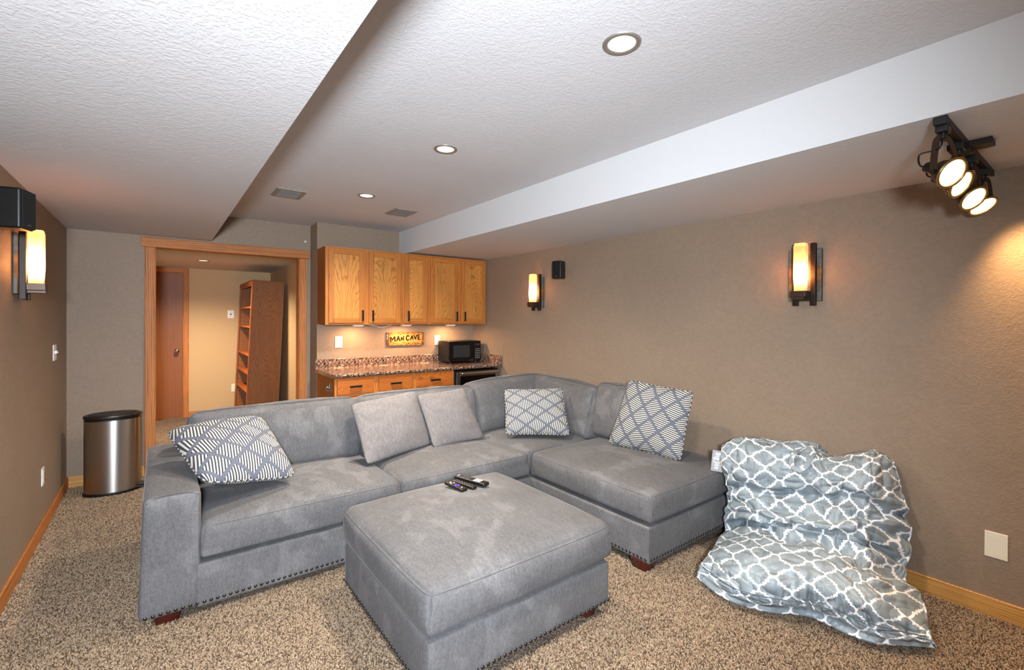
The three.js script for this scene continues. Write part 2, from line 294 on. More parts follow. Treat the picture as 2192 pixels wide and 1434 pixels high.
// ---------------------------------------------------------------- wall sconces
const slate = S({ map: tex(256, 512, (u, v) => { const a = fbm(u, v, 5, 9, 5, 301), b = fbm(u, v, 3, 5, 3, 333), r = sstep(0.42, 0.58, b); const k = 0.55 + a * 0.85; return [mix(0.36, 0.52, r) * k, mix(0.35, 0.35, r) * k, mix(0.32, 0.18, r) * k]; }, true), roughness: 0.75, bumpMap: tex(256, 512, (u, v) => fbm(u, v, 8, 16, 5, 301)), bumpScale: 0.004 });
const shadeGlass = P({ color: 0xd8ac82, roughness: 0.95, transmission: 0.5, thickness: 0, side: THREE.DoubleSide });
function sconce(pos, ry, label, power = 1) {          // local: +z out of the wall, x along it, y up from the plate's middle
  const t = thing('wall_sconce', label, 'wall lamp', pos, ry, 'slate and glass wall sconces');
  const plate = new RoundedBoxGeometry(0.185, 0.325, 0.014, 2, 0.003); plate.translate(0, 0, 0.012);
  { const p = plate.attributes.position, uv = plate.attributes.uv; for (let i = 0; i < p.count; i++) uv.setXY(i, p.getX(i) / 0.2 + 0.5, p.getY(i) / 0.36 + 0.5); }
  mesh('slate_plate', plate, slate, t);
  mesh('plate_back', bx(-0.088, 0.095, -0.164, 0.16, 0, 0.006, 0.002), bronze, t);
  for (const x of [-0.044, 0.056]) mesh('bar', bx(x - 0.014, x + 0.014, -0.192, 0.195, 0.019, 0.046, 0.003), bronze, t);
  mesh('crossbar', bx(-0.052, 0.052, -0.16, -0.142, 0.02, 0.045, 0.002), bronze, t);
  mesh('lamp_holder', [bx(-0.042, 0.042, -0.14, -0.102, 0.035, 0.12, 0.003), bx(-0.03, 0.03, -0.155, -0.14, 0.045, 0.12, 0.002)], bronzeLight, t);
  for (const y of [-0.06, 0.06]) { const s = new THREE.SphereGeometry(0.004, 10, 8); s.scale(1, 1, 0.6); s.translate(0.085, y, 0.02); mesh('screw', s, nickel, t); }
  // square-section glass with slightly waisted faces, open at the top
  const N = 24, M = 14, pos2 = [], idx = [];
  for (let j = 0; j <= M; j++) {
    const q = j / M, y = -0.102 + 0.295 * q, w = (0.030 + 0.0035 * sstep(0, 0.35, q)) * (1 - 0.12 * sstep(0.93, 1, q));
    for (let i = 0; i < N; i++) { const a = i / N * Math.PI * 2, c = Math.cos(a), s = Math.sin(a), k = Math.pow(Math.pow(Math.abs(c), 7) + Math.pow(Math.abs(s), 7), -1 / 7); pos2.push(c * k * w, y, 0.078 + s * k * w); }
  }
  for (let j = 0; j < M; j++) for (let i = 0; i < N; i++) { const a = j * N + i, b = j * N + (i + 1) % N, c = a + N, d = b + N; idx.push(a, c, b, b, c, d); }
  pos2.push(0, 0.19, 0.078); for (let i = 0; i < N; i++) idx.push(M * N + i, pos2.length / 3 - 1, M * N + (i + 1) % N);
  const g = new THREE.BufferGeometry(); g.setAttribute('position', new THREE.Float32BufferAttribute(pos2, 3)); g.setIndex(idx); g.computeVertexNormals();
  mesh('glass_shade', g, shadeGlass, t);
  const b = new THREE.SphereGeometry(0.016, 16, 12); b.scale(1, 1.7, 1); b.translate(0, 0.0, 0.078);
  mesh('bulb', b, S({ color: 0xffffff, emissive: 0xffd9a0, emissiveIntensity: 12 }), t);
  mesh('socket', cyl(0.012, 0.012, 0.075, 0, -0.066, 0.078), ivory, t);
  const l = new THREE.PointLight(WARMER, LIGHT.sconce * power, 0, 2); l.position.set(0, 0.0, 0.078); l.castShadow = true; l.shadow.radius = 0.6; t.add(l);
  return t;
}
sconce([0, 1.73, 3.895], -Math.PI / 2, 'slate wall sconce nearest on the right wall, left of the track light', 0.5);
sconce([0, 1.73, 1.30], -Math.PI / 2, 'slate wall sconce by the oak cabinets, beside a small black speaker', 0.95);
sconce([XL, 1.73, 1.46], Math.PI / 2, 'slate wall sconce on the left wall under a black speaker', 1.15);

// ---------------------------------------------------------------- speakers
function speaker(pos, ry, label, w, h, d) {
  const t = thing('wall_speaker', label, 'speaker', pos, ry, 'small black satellite speakers');
  mesh('cabinet', new RoundedBoxGeometry(w, h, d, 3, 0.012), P({ color: 0x050505, roughness: 0.4, clearcoat: 0.1 }), t);
  mesh('grille', bx(-w / 2 + 0.006, w / 2 - 0.006, -h / 2 + 0.006, h / 2 - 0.006, d / 2 - 0.002, d / 2 + 0.006, 0.005), S({ color: 0x060606, roughness: 0.9 }), t);
  mesh('badge', bx(-0.012, 0.012, -h / 2 + 0.018, -h / 2 + 0.023, d / 2 + 0.005, d / 2 + 0.0075, 0.001), chrome, t);
  mesh('bracket', [xf(new THREE.CylinderGeometry(0.008, 0.008, d * 1.1, 12), { rot: [Math.PI / 2, 0, 0], pos: [0, -h * 0.2, -d * 0.9] })], blackPlastic, t);
}
speaker([-0.095, 1.935, 1.72], -70 * RAD, 'small black cube speaker on the right wall near the far sconce', 0.1, 0.175, 0.105);
speaker([-3.79, 1.938, 2.02], 75 * RAD, 'black speaker cut by the left edge of the photograph, above a sconce', 0.115, 0.185, 0.12);

// ---------------------------------------------------------------- track light
{
  const t = thing('track_light', 'dark bronze ceiling track carrying four lit spot heads under the right soffit', 'track light', [0, HB, 4.705]);
  mesh('rail', [bx(-1.0, 0.0, -0.022, 0, -0.018, 0.018, 0.002), bx(-1.0, 0, -0.028, -0.022, -0.018, -0.008), bx(-1.0, 0, -0.028, -0.022, 0.008, 0.018)], bronze, t);
  mesh('end_cap', bx(-1.012, -0.995, -0.03, 0.0, -0.02, 0.02, 0.003), blackPlastic, t);
  mesh('power_feed', [bx(-0.62, -0.54, -0.026, -0.001, -0.05, 0.085, 0.004), bx(-0.61, -0.55, -0.045, -0.02, -0.025, 0.025, 0.004)], bronze, t);
  const heads = [[-0.90, -0.187, 0.014, -0.45, -0.52, 0.81, -0.965], [-0.645, -0.18, 0, -0.26, -0.52, 0.85, -0.69], [-0.37, -0.194, -0.002, -0.42, -0.65, 0.75, -0.435], [-0.125, -0.19, -0.004, -0.36, -0.84, 0.56, -0.155]];
  for (const [lx, hy, hz, nx, ny, nz, hx] of heads) {
    const h = new THREE.Group(); h.name = childName(t, 'spot_head'); t.add(h);
    const n = new THREE.Vector3(nx, ny, nz).normalize(), c = new THREE.Vector3(lx, hy, hz);     // lens centre, aim
    const q = new THREE.Quaternion().setFromUnitVectors(new THREE.Vector3(0, 0, 1), n);
    const put = (g) => { g.applyQuaternion(q); g.translate(c.x, c.y, c.z); return g; };
    mesh('adapter', [bx(hx - 0.03, hx + 0.03, -0.052, -0.02, -0.018, 0.018, 0.004), cyl(0.009, 0.009, 0.02, hx, -0.06, 0)], blackPlastic, h);
    mesh('lamp_can', put(xf(lathe([[0.0, -0.105], [0.019, -0.105], [0.021, -0.07], [0.026, -0.062], [0.038, -0.045], [0.047, -0.015], [0.053, 0.0]], 36), { rot: [Math.PI / 2, 0, 0] })), bronze, h);
    const rim = new THREE.TorusGeometry(0.053, 0.0048, 10, 48); mesh('lamp_rim', put(rim), S({ color: 0x9a8246, roughness: 0.3, metalness: 0.8 }), h);
    const lens = lathe([[0.0, 0.010], [0.02, 0.008], [0.036, 0.005], [0.051, -0.002]], 36); lens.rotateX(Math.PI / 2);
    mesh('lamp_lens', put(lens), S({ color: 0xffffff, emissive: 0xffe0a8, emissiveIntensity: 1.9, side: THREE.DoubleSide }), h);
    // forked yoke from the adapter to the sides of the can
    const side = new THREE.Vector3().crossVectors(n, new THREE.Vector3(0, 1, 0)).normalize();
    const back = c.clone().addScaledVector(n, -0.02), top = new THREE.Vector3(hx, -0.07, 0);
    for (const sg of [-1, 1]) {
      const e = back.clone().addScaledVector(side, sg * 0.06), m1 = top.clone().addScaledVector(side, sg * 0.022), m2 = top.clone().lerp(e, 0.5).addScaledVector(side, sg * 0.016);
      const cu = new THREE.CatmullRomCurve3([top, m1, m2, e]), sh = new THREE.Shape(); sh.moveTo(-0.011, -0.0018); sh.lineTo(0.011, -0.0018); sh.lineTo(0.011, 0.0018); sh.lineTo(-0.011, 0.0018); sh.closePath();
      const g = new THREE.ExtrudeGeometry(sh, { steps: 14, extrudePath: cu, bevelEnabled: false });
      mesh('yoke_arm', g, bronzeLight, h);
      const k = new THREE.CylinderGeometry(0.009, 0.009, 0.014, 14); k.applyQuaternion(new THREE.Quaternion().setFromUnitVectors(new THREE.Vector3(0, 1, 0), side)); k.translate(e.x, e.y, e.z); mesh('pivot_knob', k, bronze, h);
    }
    const rear = c.clone().addScaledVector(n, -0.105);
    mesh('cord', tube([top.clone().add(new THREE.Vector3(0, 0.01, 0)), top.clone().addScaledVector(side, 0.01).add(new THREE.Vector3(-0.01, -0.035, 0)), rear.clone().add(new THREE.Vector3(-0.02, 0.045, -0.02)), rear.clone().addScaledVector(n, -0.03), rear], 0.0035, 32), blackPlastic, h);
    const l = new THREE.SpotLight(0xffca8a, LIGHT.track, 0, 68 * RAD, 0.6, 2);
    l.position.copy(c).addScaledVector(n, 0.018); l.target.position.copy(c).addScaledVector(n, 2); l.castShadow = true; l.shadow.radius = 1.6; t.add(l, l.target);
  }
}

// ---------------------------------------------------------------- switches, outlets, plates
function plate(name, label, cat, pos, ry, w, h, kind, mat = ivory) {
  const t = thing(name, label, cat, pos, ry);
  mesh('cover', new RoundedBoxGeometry(w, h, 0.006, 2, 0.0022).translate(0, 0, 0.003), mat, t);
  const screw = (x, y) => mesh('screw', cyl(0.003, 0.003, 0.002, 0, 0, 0, 10).rotateX(Math.PI / 2).translate(x, y, 0.0065), mat, t);
  if (kind === 'toggle2') for (const x of [-0.024, 0.024]) { mesh('toggle', xf(bx(-0.005, 0.005, -0.011, 0.011, 0, 0.014, 0.002), { rot: [-0.4, 0, 0], pos: [x, 0, 0.004] }), mat, t); screw(x, 0.035); screw(x, -0.035); }
  if (kind === 'rocker') { mesh('rocker', xf(bx(-0.0165, 0.0165, -0.033, 0.033, 0, 0.006, 0.002), { rot: [0.06, 0, 0], pos: [0, 0, 0.004] }), mat, t); mesh('slider', bx(0.006, 0.010, -0.018, 0.012, 0.008, 0.012, 0.001), mat, t); }
  if (kind === 'outlet') for (const y of [-0.0195, 0.0195]) {
    const f = mesh('socket_face', bx(-0.0165, 0.0165, y - 0.0135, y + 0.0135, 0.005, 0.0085, 0.003), mat, t);
    mesh('slot', [bx(-0.0075, -0.0055, y - 0.003, y + 0.006, 0.0083, 0.0089), bx(0.0055, 0.0075, y - 0.003, y + 0.006, 0.0083, 0.0089), bx(-0.002, 0.002, y - 0.010, y - 0.006, 0.0083, 0.0089)], darkGap, f);
  }
  if (kind === 'blank') { screw(0, 0.042); screw(0, -0.042); }
  if (kind === 'jack') { mesh('jack', bx(-0.009, 0.009, -0.009, 0.009, 0.005, 0.008, 0.001), darkGap, t); screw(0, 0.042); screw(0, -0.042); for (const y of [-0.03, 0.03]) mesh('post', cyl(0.006, 0.006, 0.006, 0, 0, 0, 12).rotateX(Math.PI / 2).translate(0, y, 0.008), steel, t); }
  return t;
}
plate('light_switch', 'white double toggle switch plate on the left wall below the sconce', 'light switch', [XL, 1.18, 0.31], Math.PI / 2, 0.117, 0.117, 'toggle2', whitePlastic);
plate('wall_outlet', 'white power outlet low on the left wall above the baseboard', 'outlet', [XL, 0.38, 0.755], Math.PI / 2, 0.07, 0.117, 'outlet', whitePlastic);
plate('light_switch', 'ivory dimmer switch on the wall left of the carved sign', 'light switch', [-1.709, 1.19, 0], 0, 0.078, 0.125, 'rocker');
plate('wall_outlet', 'ivory outlet plate behind the microwave above the counter', 'outlet', [-0.522, 1.185, 0], 0, 0.075, 0.12, 'outlet');
plate('blank_cover_plate', 'blank ivory cover plate low on the right wall past the bean bag', 'cover plate', [0, 0.355, 4.742], -Math.PI / 2, 0.08, 0.125, 'blank');
plate('phone_jack', 'white jack plate on the hall wall beside the bookcase', 'wall jack', [-2.383, 1.498, ZH], 0, 0.085, 0.12, 'jack', whitePlastic);
plate('wall_outlet', 'ivory outlet low on the hall wall half behind the bookcase', 'outlet', [-2.335, 0.38, ZH], 0, 0.075, 0.12, 'outlet');
{
  const t = thing('wall_hook', 'tiny white adhesive hook on the wall above the right end of the door header', 'hook', [-1.985, 2.275, ZL]);
  mesh('hook_base', lathe([[0, 0], [0.011, 0], [0.011, 0.003], [0, 0.005]], 16).rotateX(Math.PI / 2), whitePlastic, t);
  mesh('hook_stem', tube([[0, 0, 0.003], [0, -0.004, 0.012], [0, 0.004, 0.014]], 0.002, 10), whitePlastic, t);
}

// ---------------------------------------------------------------- upper cabinets
const HCT = 2.167, HCB = 1.378, DC = 0.302;
function pull(len, vertical, parent, x, y, z) {
  const g = [bx(-0.0095, 0.0095, -len / 2, len / 2, 0.016, 0.03, 0.004), bx(-0.005, 0.005, -len / 2 + 0.004, -len / 2 + 0.014, 0, 0.02), bx(-0.005, 0.005, len / 2 - 0.014, len / 2 - 0.004, 0, 0.02)];
  const m = mergeGeometries(g); if (!vertical) m.rotateZ(Math.PI / 2); m.translate(x, y, z);
  return mesh('handle', m, bronze, parent);
}
function cabinetDoor(parent, x0, x1, y0, y1, z, hx, hy, panelMat, off) {
  const sw = 0.052, d = 0.02;
  const rail = (a, b, c, e, turn, o) => { const s = new RoundedBoxGeometry(b - a, e - c, d, 2, 0.004); s.translate((a + b) / 2, (c + e) / 2, z + d / 2); return boxUV(s, turn, o); };
  const door = mesh('door', [rail(x0, x0 + sw, y0, y1, false, off), rail(x1 - sw, x1, y0, y1, false, off + 0.41), rail(x0 + sw, x1 - sw, y1 - sw, y1, true, off + 0.2), rail(x0 + sw, x1 - sw, y0, y0 + sw, true, off + 0.7)], oakFrame, parent);
  const pg = new THREE.BoxGeometry(x1 - x0 - 2 * sw, y1 - y0 - 2 * sw, 0.008); pg.translate((x0 + x1) / 2, (y0 + y1) / 2, z + 0.007);
  mesh('panel', boxUV(pg, false, off * 1.7), panelMat, door);
  if (hy !== undefined) pull(0.112, true, door, hx, hy, z + d);
  return door;
}
function upperCabinet(x0, x1, label, doors) {
  const t = thing('wall_cabinet', label, 'cabinet', [0, 0, 0], 0, 'oak upper cabinets over the counter');
  mesh('carcass', [bx(x0, x1, HCB + 0.004, HCT, 0.0, DC - 0.018, 0, false, x0)], oakSide, t);
  const ff = [], st = 0.038, z0 = DC - 0.018, z1 = DC;
  ff.push(bx(x0, x0 + st, HCB, HCT, z0, z1, 0.0015, false, 0.2 + x0), bx(x1 - st, x1, HCB, HCT, z0, z1, 0.0015, false, 0.6 + x1), bx(x0 + st, x1 - st, HCT - st, HCT, z0, z1, 0, true, 0.3), bx(x0 + st, x1 - st, HCB, HCB + st, z0, z1, 0, true, 0.9));
  if (doors.length > 1) ff.push(bx(doors[0][1] - 0.012, doors[1][0] + 0.012, HCB + st, HCT - st, z0, z1, 0, false, 1.7));
  mesh('face_frame', ff, oakFrame, t);
  for (const [a, b, hx, m] of doors) cabinetDoor(t, a, b, HCB + 0.02, HCT - 0.02, DC, hx, 1.475, oakPanel[m], a * 1.3 + 3);
}
upperCabinet(-1.931, -1.121, 'leftmost oak upper cabinet with two doors, next to the hall opening', [[-1.902, -1.545, -1.567, 0], [-1.494, -1.142, -1.458, 1]]);
upperCabinet(-1.119, -0.800, 'narrow oak upper cabinet with a single door in the middle of the row', [[-1.090, -0.822, -1.056, 2]]);
upperCabinet(-0.798, -0.008, 'rightmost oak upper cabinet with two doors, tight to the right wall', [[-0.776, -0.418, -0.440, 3], [-0.368, -0.034, -0.329, 1]]);
// lights under the cabinets
const barSpots = [[-1.565, 'white under-cabinet light bar beneath the leftmost upper cabinet'], [-1.02, 'white under-cabinet light bar beneath the narrow middle cabinet'], [-0.445, 'white under-cabinet light bar above the microwave']];
for (const [x, label] of barSpots) {
  const t = thing('cabinet_light', label, 'under-cabinet light', [x, HCB + 0.001, 0.19], 0, 'light bars under the oak cabinets');
  mesh('housing', bx(-0.056, 0.056, -0.016, 0.0, -0.03, 0.03, 0.004), whitePlastic, t);
  mesh('lamp_lens', bx(-0.046, 0.046, -0.0172, -0.0155, -0.022, 0.022), S({ color: 0xffffff, emissive: 0xffd9a0, emissiveIntensity: 3 }), t);
  const l = new THREE.RectAreaLight(WARM, LIGHT.undercab, 0.092, 0.044); l.position.set(0, -0.018, 0); l.rotation.x = -Math.PI / 2; t.add(l);
}
tag(mesh('power_cord', tube([[-1.47, HCB, 0.24], [-1.40, HCB - 0.012, 0.245], [-1.335, HCB - 0.033, 0.25], [-1.27, HCB - 0.02, 0.245], [-1.21, HCB, 0.24]], 0.003, 32), whitePlastic), 'white cord sagging under the cabinets between two light bars', 'cord');

// ---------------------------------------------------------------- carved sign
{
  const t = thing('wooden_sign', 'burnt-edged wooden sign reading MAN CAVE on the wall above the counter', 'sign', [-0.943, 1.209, 0]);
  const W = 0.455, H = 0.148, cv = document.createElement('canvas'); cv.width = 1024; cv.height = 336;
  const c = cv.getContext('2d'), r = rng(77);
  c.fillStyle = '#cf9c56'; c.fillRect(0, 0, 1024, 336);
  for (let i = 0; i < 260; i++) { c.strokeStyle = `rgba(${150 + r() * 60},${80 + r() * 40},${20 + r() * 20},0.16)`; c.lineWidth = 1 + r() * 3; const y = r() * 336; c.beginPath(); c.moveTo(0, y); c.bezierCurveTo(300, y + r() * 30 - 15, 700, y + r() * 30 - 15, 1024, y + r() * 20 - 10); c.stroke(); }
  for (let i = 0; i < 700; i++) {           // scorched chips round the border
    const s = i % 4, a = r(), e = Math.pow(r(), 2.2) * 62; const x = s === 0 ? a * 1024 : s === 1 ? a * 1024 : s === 2 ? e : 1024 - e, y = s === 0 ? e : s === 1 ? 336 - e * 1.1 : a * 336;
    c.fillStyle = `rgba(${62 + r() * 60},${34 + r() * 34},${12 + r() * 10},${0.25 + r() * 0.35})`; c.beginPath(); c.ellipse(x, y, 6 + r() * 22, 4 + r() * 12, r() * 3, 0, 7); c.fill();
  }
  c.strokeStyle = '#140c08'; c.lineJoin = 'miter'; c.lineCap = 'butt';
  const L = (w, ...pts) => { c.lineWidth = w * 1.2; c.beginPath(); pts.forEach((p, i) => i ? c.lineTo(...p) : c.moveTo(...p)); c.stroke(); };
  L(30, [92, 250], [84, 112]); L(26, [84, 112], [140, 190], [196, 100]); L(32, [196, 100], [210, 235]);
  L(28, [250, 232], [300, 92]); L(28, [300, 92], [336, 226]); L(20, [266, 180], [326, 176]);
  L(26, [376, 224], [384, 118]); L(22, [384, 122], [432, 204]); L(26, [444, 90], [436, 210]);
  L(28, [604, 106], [560, 82], [524, 120], [520, 176], [548, 210], [600, 186]);
  L(28, [636, 206], [684, 80]); L(28, [684, 80], [716, 196]); L(18, [650, 158], [706, 152]);
  L(28, [738, 72], [782, 190]); L(26, [782, 190], [826, 66]);
  L(30, [858, 66], [864, 204]); L(22, [856, 76], [926, 62]); L(22, [862, 136], [916, 128]); L(24, [864, 200], [934, 188]);
  L(9, [424, 250], [480, 262], [520, 300], [540, 336]); L(11, [600, 262], [572, 300], [556, 336]);
  const ct = new THREE.CanvasTexture(cv); ct.colorSpace = THREE.SRGBColorSpace;
  const s = new THREE.Shape(), e = [], rr = rng(5), n = 26;
  for (let i = 0; i < n; i++) e.push([-W / 2 + W * i / n, -H / 2 + (rr() - 0.5) * 0.006]); for (let i = 0; i < 8; i++) e.push([W / 2 + (rr() - 0.5) * 0.004, -H / 2 + H * i / 8]);
  for (let i = 0; i < n; i++) e.push([W / 2 - W * i / n, H / 2 + (rr() - 0.5) * 0.006]); for (let i = 0; i < 8; i++) e.push([-W / 2 + (rr() - 0.5) * 0.004, H / 2 - H * i / 8]);
  e.forEach((p, i) => i ? s.lineTo(...p) : s.moveTo(...p)); s.closePath();
  const g = new THREE.ExtrudeGeometry(s, { depth: 0.016, bevelEnabled: true, bevelSize: 0.003, bevelThickness: 0.003, bevelSegments: 2 }); g.translate(0, 0, 0.004);
  const p = g.attributes.position, uv = g.attributes.uv; for (let i = 0; i < p.count; i++) uv.setXY(i, p.getX(i) / W + 0.5, p.getY(i) / H + 0.5);
  mesh('board', g, P({ map: ct, roughness: 0.4, clearcoat: 0.4 }), t);
}

// ---------------------------------------------------------------- counter and base cabinets
const graniteT = tex(1024, 512, (u, v) => {
  const a = fbm(u, v, 60, 30, 3, 401), b = fbm(u + a * 0.02, v, 26, 14, 4, 433), c = fbm(u, v, 150, 75, 2, 471), d = fbm(u, v, 9, 5, 3, 490);
  let col = [0.50, 0.38, 0.31];
  const tint = (k, t) => { col = col.map((x, i) => mix(x, k[i], t)); };
  tint([0.76, 0.68, 0.60], sstep(0.52, 0.66, b) * 0.85); tint([0.42, 0.26, 0.19], sstep(0.54, 0.64, a) * 0.8); tint([0.1, 0.09, 0.09], sstep(0.57, 0.66, 1 - b + (d - 0.5) * 0.3) * 0.9); tint([0.12, 0.1, 0.1], sstep(0.66, 0.74, c)); tint([0.9, 0.86, 0.8], sstep(0.70, 0.78, 1 - c) * 0.5);
  return col;
}, true);
const granite = P({ map: rep(graniteT, 0.32, 0.16), roughness: 0.22, clearcoat: 0.5, clearcoatRoughness: 0.12 });
const CH = 0.914;
{
  const s = new THREE.Shape();           // section: z to the front, y up; rolled nose
  s.moveTo(0.0, CH - 0.038); s.lineTo(0.622, CH - 0.038); s.quadraticCurveTo(0.65, CH - 0.036, 0.652, CH - 0.018); s.quadraticCurveTo(0.652, CH, 0.632, CH); s.lineTo(0.034, CH); s.quadraticCurveTo(0.022, CH, 0.02, CH + 0.012); s.lineTo(0.02, CH + 0.094); s.quadraticCurveTo(0.019, CH + 0.1, 0.012, CH + 0.1); s.lineTo(0, CH + 0.1); s.closePath();
  const g = new THREE.ExtrudeGeometry(s, { depth: 1.944, bevelEnabled: false, curveSegments: 8 });
  g.rotateY(-Math.PI / 2); g.translate(-0.004, 0, 0);      // shape x -> z, extrusion -> -x
  const t = thing('countertop', 'mottled brown laminate countertop with rolled front edge and splashback', 'countertop');
  mesh('worktop', boxUV(smoothEdges(g)), granite, t);
  mesh('side_splash', bx(-0.022, -0.002, CH, CH + 0.1, 0.02, 0.648, 0.003), granite, t);
}
function smoothEdges(g) { return g; }
function baseCabinet(x0, x1, label, drawers) {
  const t = thing('base_cabinet', label, 'cabinet', [0, 0, 0], 0, 'oak base cabinets under the counter');
  const z1 = 0.61;
  mesh('carcass', [bx(x0, x1, 0.1, CH - 0.04, 0.0, z1 - 0.018, 0, false, x0 * 2), bx(x0, x1, 0, 0.1, 0.0, z1 - 0.08)], oakSide, t);
  const st = 0.038, y1 = CH - 0.04, ff = [bx(x0, x0 + st, 0.1, y1, z1 - 0.018, z1, 0.001, false, x0), bx(x1 - st, x1, 0.1, y1, z1 - 0.018, z1, 0.001, false, x1), bx(x0 + st, x1 - st, y1 - 0.02, y1, z1 - 0.018, z1, 0, true, 0.4), bx(x0 + st, x1 - st, 0.69, 0.725, z1 - 0.018, z1, 0, true, 0.5), bx(x0 + st, x1 - st, 0.1, 0.14, z1 - 0.018, z1, 0, true, 0.6)];
  if (drawers.length > 1) for (const [a, b] of [[0.14, 0.69], [0.725, y1 - 0.02]]) ff.push(bx(drawers[0][1] - 0.01, drawers[1][0] + 0.01, a, b, z1 - 0.018, z1, 0, false, 0.77));
  mesh('face_frame', ff, oakFrame, t);
  drawers.forEach(([a, b], i) => {
    const g = new RoundedBoxGeometry(b - a, 0.152, 0.019, 2, 0.005); g.translate((a + b) / 2, 0.792, z1 + 0.0095);
    const d = mesh('drawer', boxUV(g, true, a * 3 + i), oakDrawer, t);
    pull(0.115, false, d, (a + b) / 2 - 0.005, 0.79, z1 + 0.019);
    cabinetDoor(t, a, b, 0.13, 0.685, z1, undefined, undefined, oakPanel[i], a + 7);
  });
}
baseCabinet(-1.93, -1.122, 'oak base cabinet at the left end of the counter with two drawers', [[-1.907, -1.556], [-1.501, -1.146]]);
baseCabinet(-1.119, -0.640, 'oak base cabinet with one drawer beside the wine cooler', [[-1.094, -0.660]]);
{
  const t = thing('bottle_opener', 'cast metal bottle opener screwed to the left side of the base cabinet', 'bottle opener', [-1.929, 0.77, 0.49], -Math.PI / 2);
  mesh('opener_plate', bx(-0.028, 0.028, -0.04, 0.045, 0, 0.005, 0.002), steel, t);
  const ring = new THREE.TorusGeometry(0.024, 0.006, 10, 24); ring.rotateX(-0.7); ring.translate(0, 0.012, 0.022); mesh('opener_ring', ring, chrome, t);
  mesh('opener_lip', xf(bx(-0.02, 0.02, -0.005, 0.005, 0, 0.034, 0.002), { rot: [0.5, 0, 0], pos: [0, -0.012, 0.004] }), chrome, t);
}
{
  const t = thing('wine_cooler', 'black and stainless under-counter wine cooler right of the oak drawers', 'wine cooler', [-0.33, 0, 0]);
  mesh('body', bx(-0.297, 0.305, 0.02, 0.858, 0.03, 0.59, 0.004), blackPlastic, t);
  const d = mesh('door_frame', [bx(-0.285, -0.235, 0.1, 0.85, 0.592, 0.632, 0.004), bx(0.25, 0.3, 0.1, 0.85, 0.592, 0.632, 0.004), bx(-0.235, 0.25, 0.80, 0.85, 0.592, 0.632, 0.004), bx(-0.235, 0.25, 0.1, 0.16, 0.592, 0.632, 0.004)], steel, t);
  mesh('door_glass', bx(-0.235, 0.25, 0.16, 0.80, 0.6, 0.618), blackGloss, d);
  mesh('door_handle', [xf(new THREE.CapsuleGeometry(0.018, 0.475, 6, 14), { rot: [0, 0, Math.PI / 2], pos: [0.007, 0.833, 0.668] }), bx(-0.22, -0.2, 0.825, 0.841, 0.63, 0.665, 0.003), bx(0.215, 0.235, 0.825, 0.841, 0.63, 0.665, 0.003)], chrome, d);
  mesh('status_lamp', bx(0.115, 0.127, 0.812, 0.818, 0.632, 0.634), S({ color: 0x224422, emissive: 0x9fffc0, emissiveIntensity: 1 }), t);
}
{
  const t = thing('microwave', 'black countertop microwave at the right end of the counter', 'microwave', [-0.30, CH + 0.001, 0.15]);
  const w = 0.222, h0 = 0.016, h1 = 0.262, d0 = -0.125, d1 = 0.15;
  mesh('case', bx(-w, w, h0, h1, d0, d1 - 0.03, 0.004), S({ color: 0x060505, roughness: 0.4 }), t);
  const dr = mesh('door', bx(-w, 0.125, h0, h1, d1 - 0.029, d1, 0.005), blackGloss, t);
  mesh('door_window', bx(-0.165, 0.062, 0.068, 0.212, d1 - 0.001, d1 + 0.0012, 0.001), greyWindow, dr);
  const cp = mesh('control_panel', bx(0.127, w, h0, h1, d1 - 0.029, d1, 0.005), blackGloss, t);
  mesh('clock_display', bx(0.14, 0.21, 0.208, 0.23, d1 - 0.001, d1 + 0.001), greyWindow, cp);
  const keys = []; for (let i = 0; i < 3; i++) for (let j = 0; j < 6; j++) keys.push(bx(0.142 + i * 0.024, 0.158 + i * 0.024, 0.05 + j * 0.022, 0.058 + j * 0.022, d1 - 0.001, d1 + 0.0012));
  mesh('keypad', keys, S({ color: 0x8d8f94, roughness: 0.5 }), cp);
  const ft = cyl(0.012, 0.014, 0.017, 0, 0.0085, 0, 14);
  for (const [x, z] of [[-0.18, -0.11], [0.18, -0.11], [-0.18, 0.1], [0.18, 0.1]]) mesh('foot', ft, blackPlastic, t).position.set(x, 0, z);
  const sl = []; for (let i = 0; i < 5; i++) for (let j = 0; j < 6; j++) sl.push(bx(-w - 0.0008, -w + 0.001, 0.04 + i * 0.012, 0.046 + i * 0.012, -0.1 + j * 0.02, -0.086 + j * 0.02));
  mesh('vent_slots', sl, darkGap, t);
}
tag(mesh('power_cord', tube([[-0.03, CH + 0.2, 0.02], [-0.012, CH + 0.25, 0.05], [-0.012, CH + 0.22, 0.14], [-0.018, CH + 0.14, 0.16], [-0.02, CH + 0.11, 0.1], [-0.03, CH + 0.11, 0.04]], 0.0035, 40), blackPlastic), 'black cord looping beside the microwave against the right wall', 'cord');

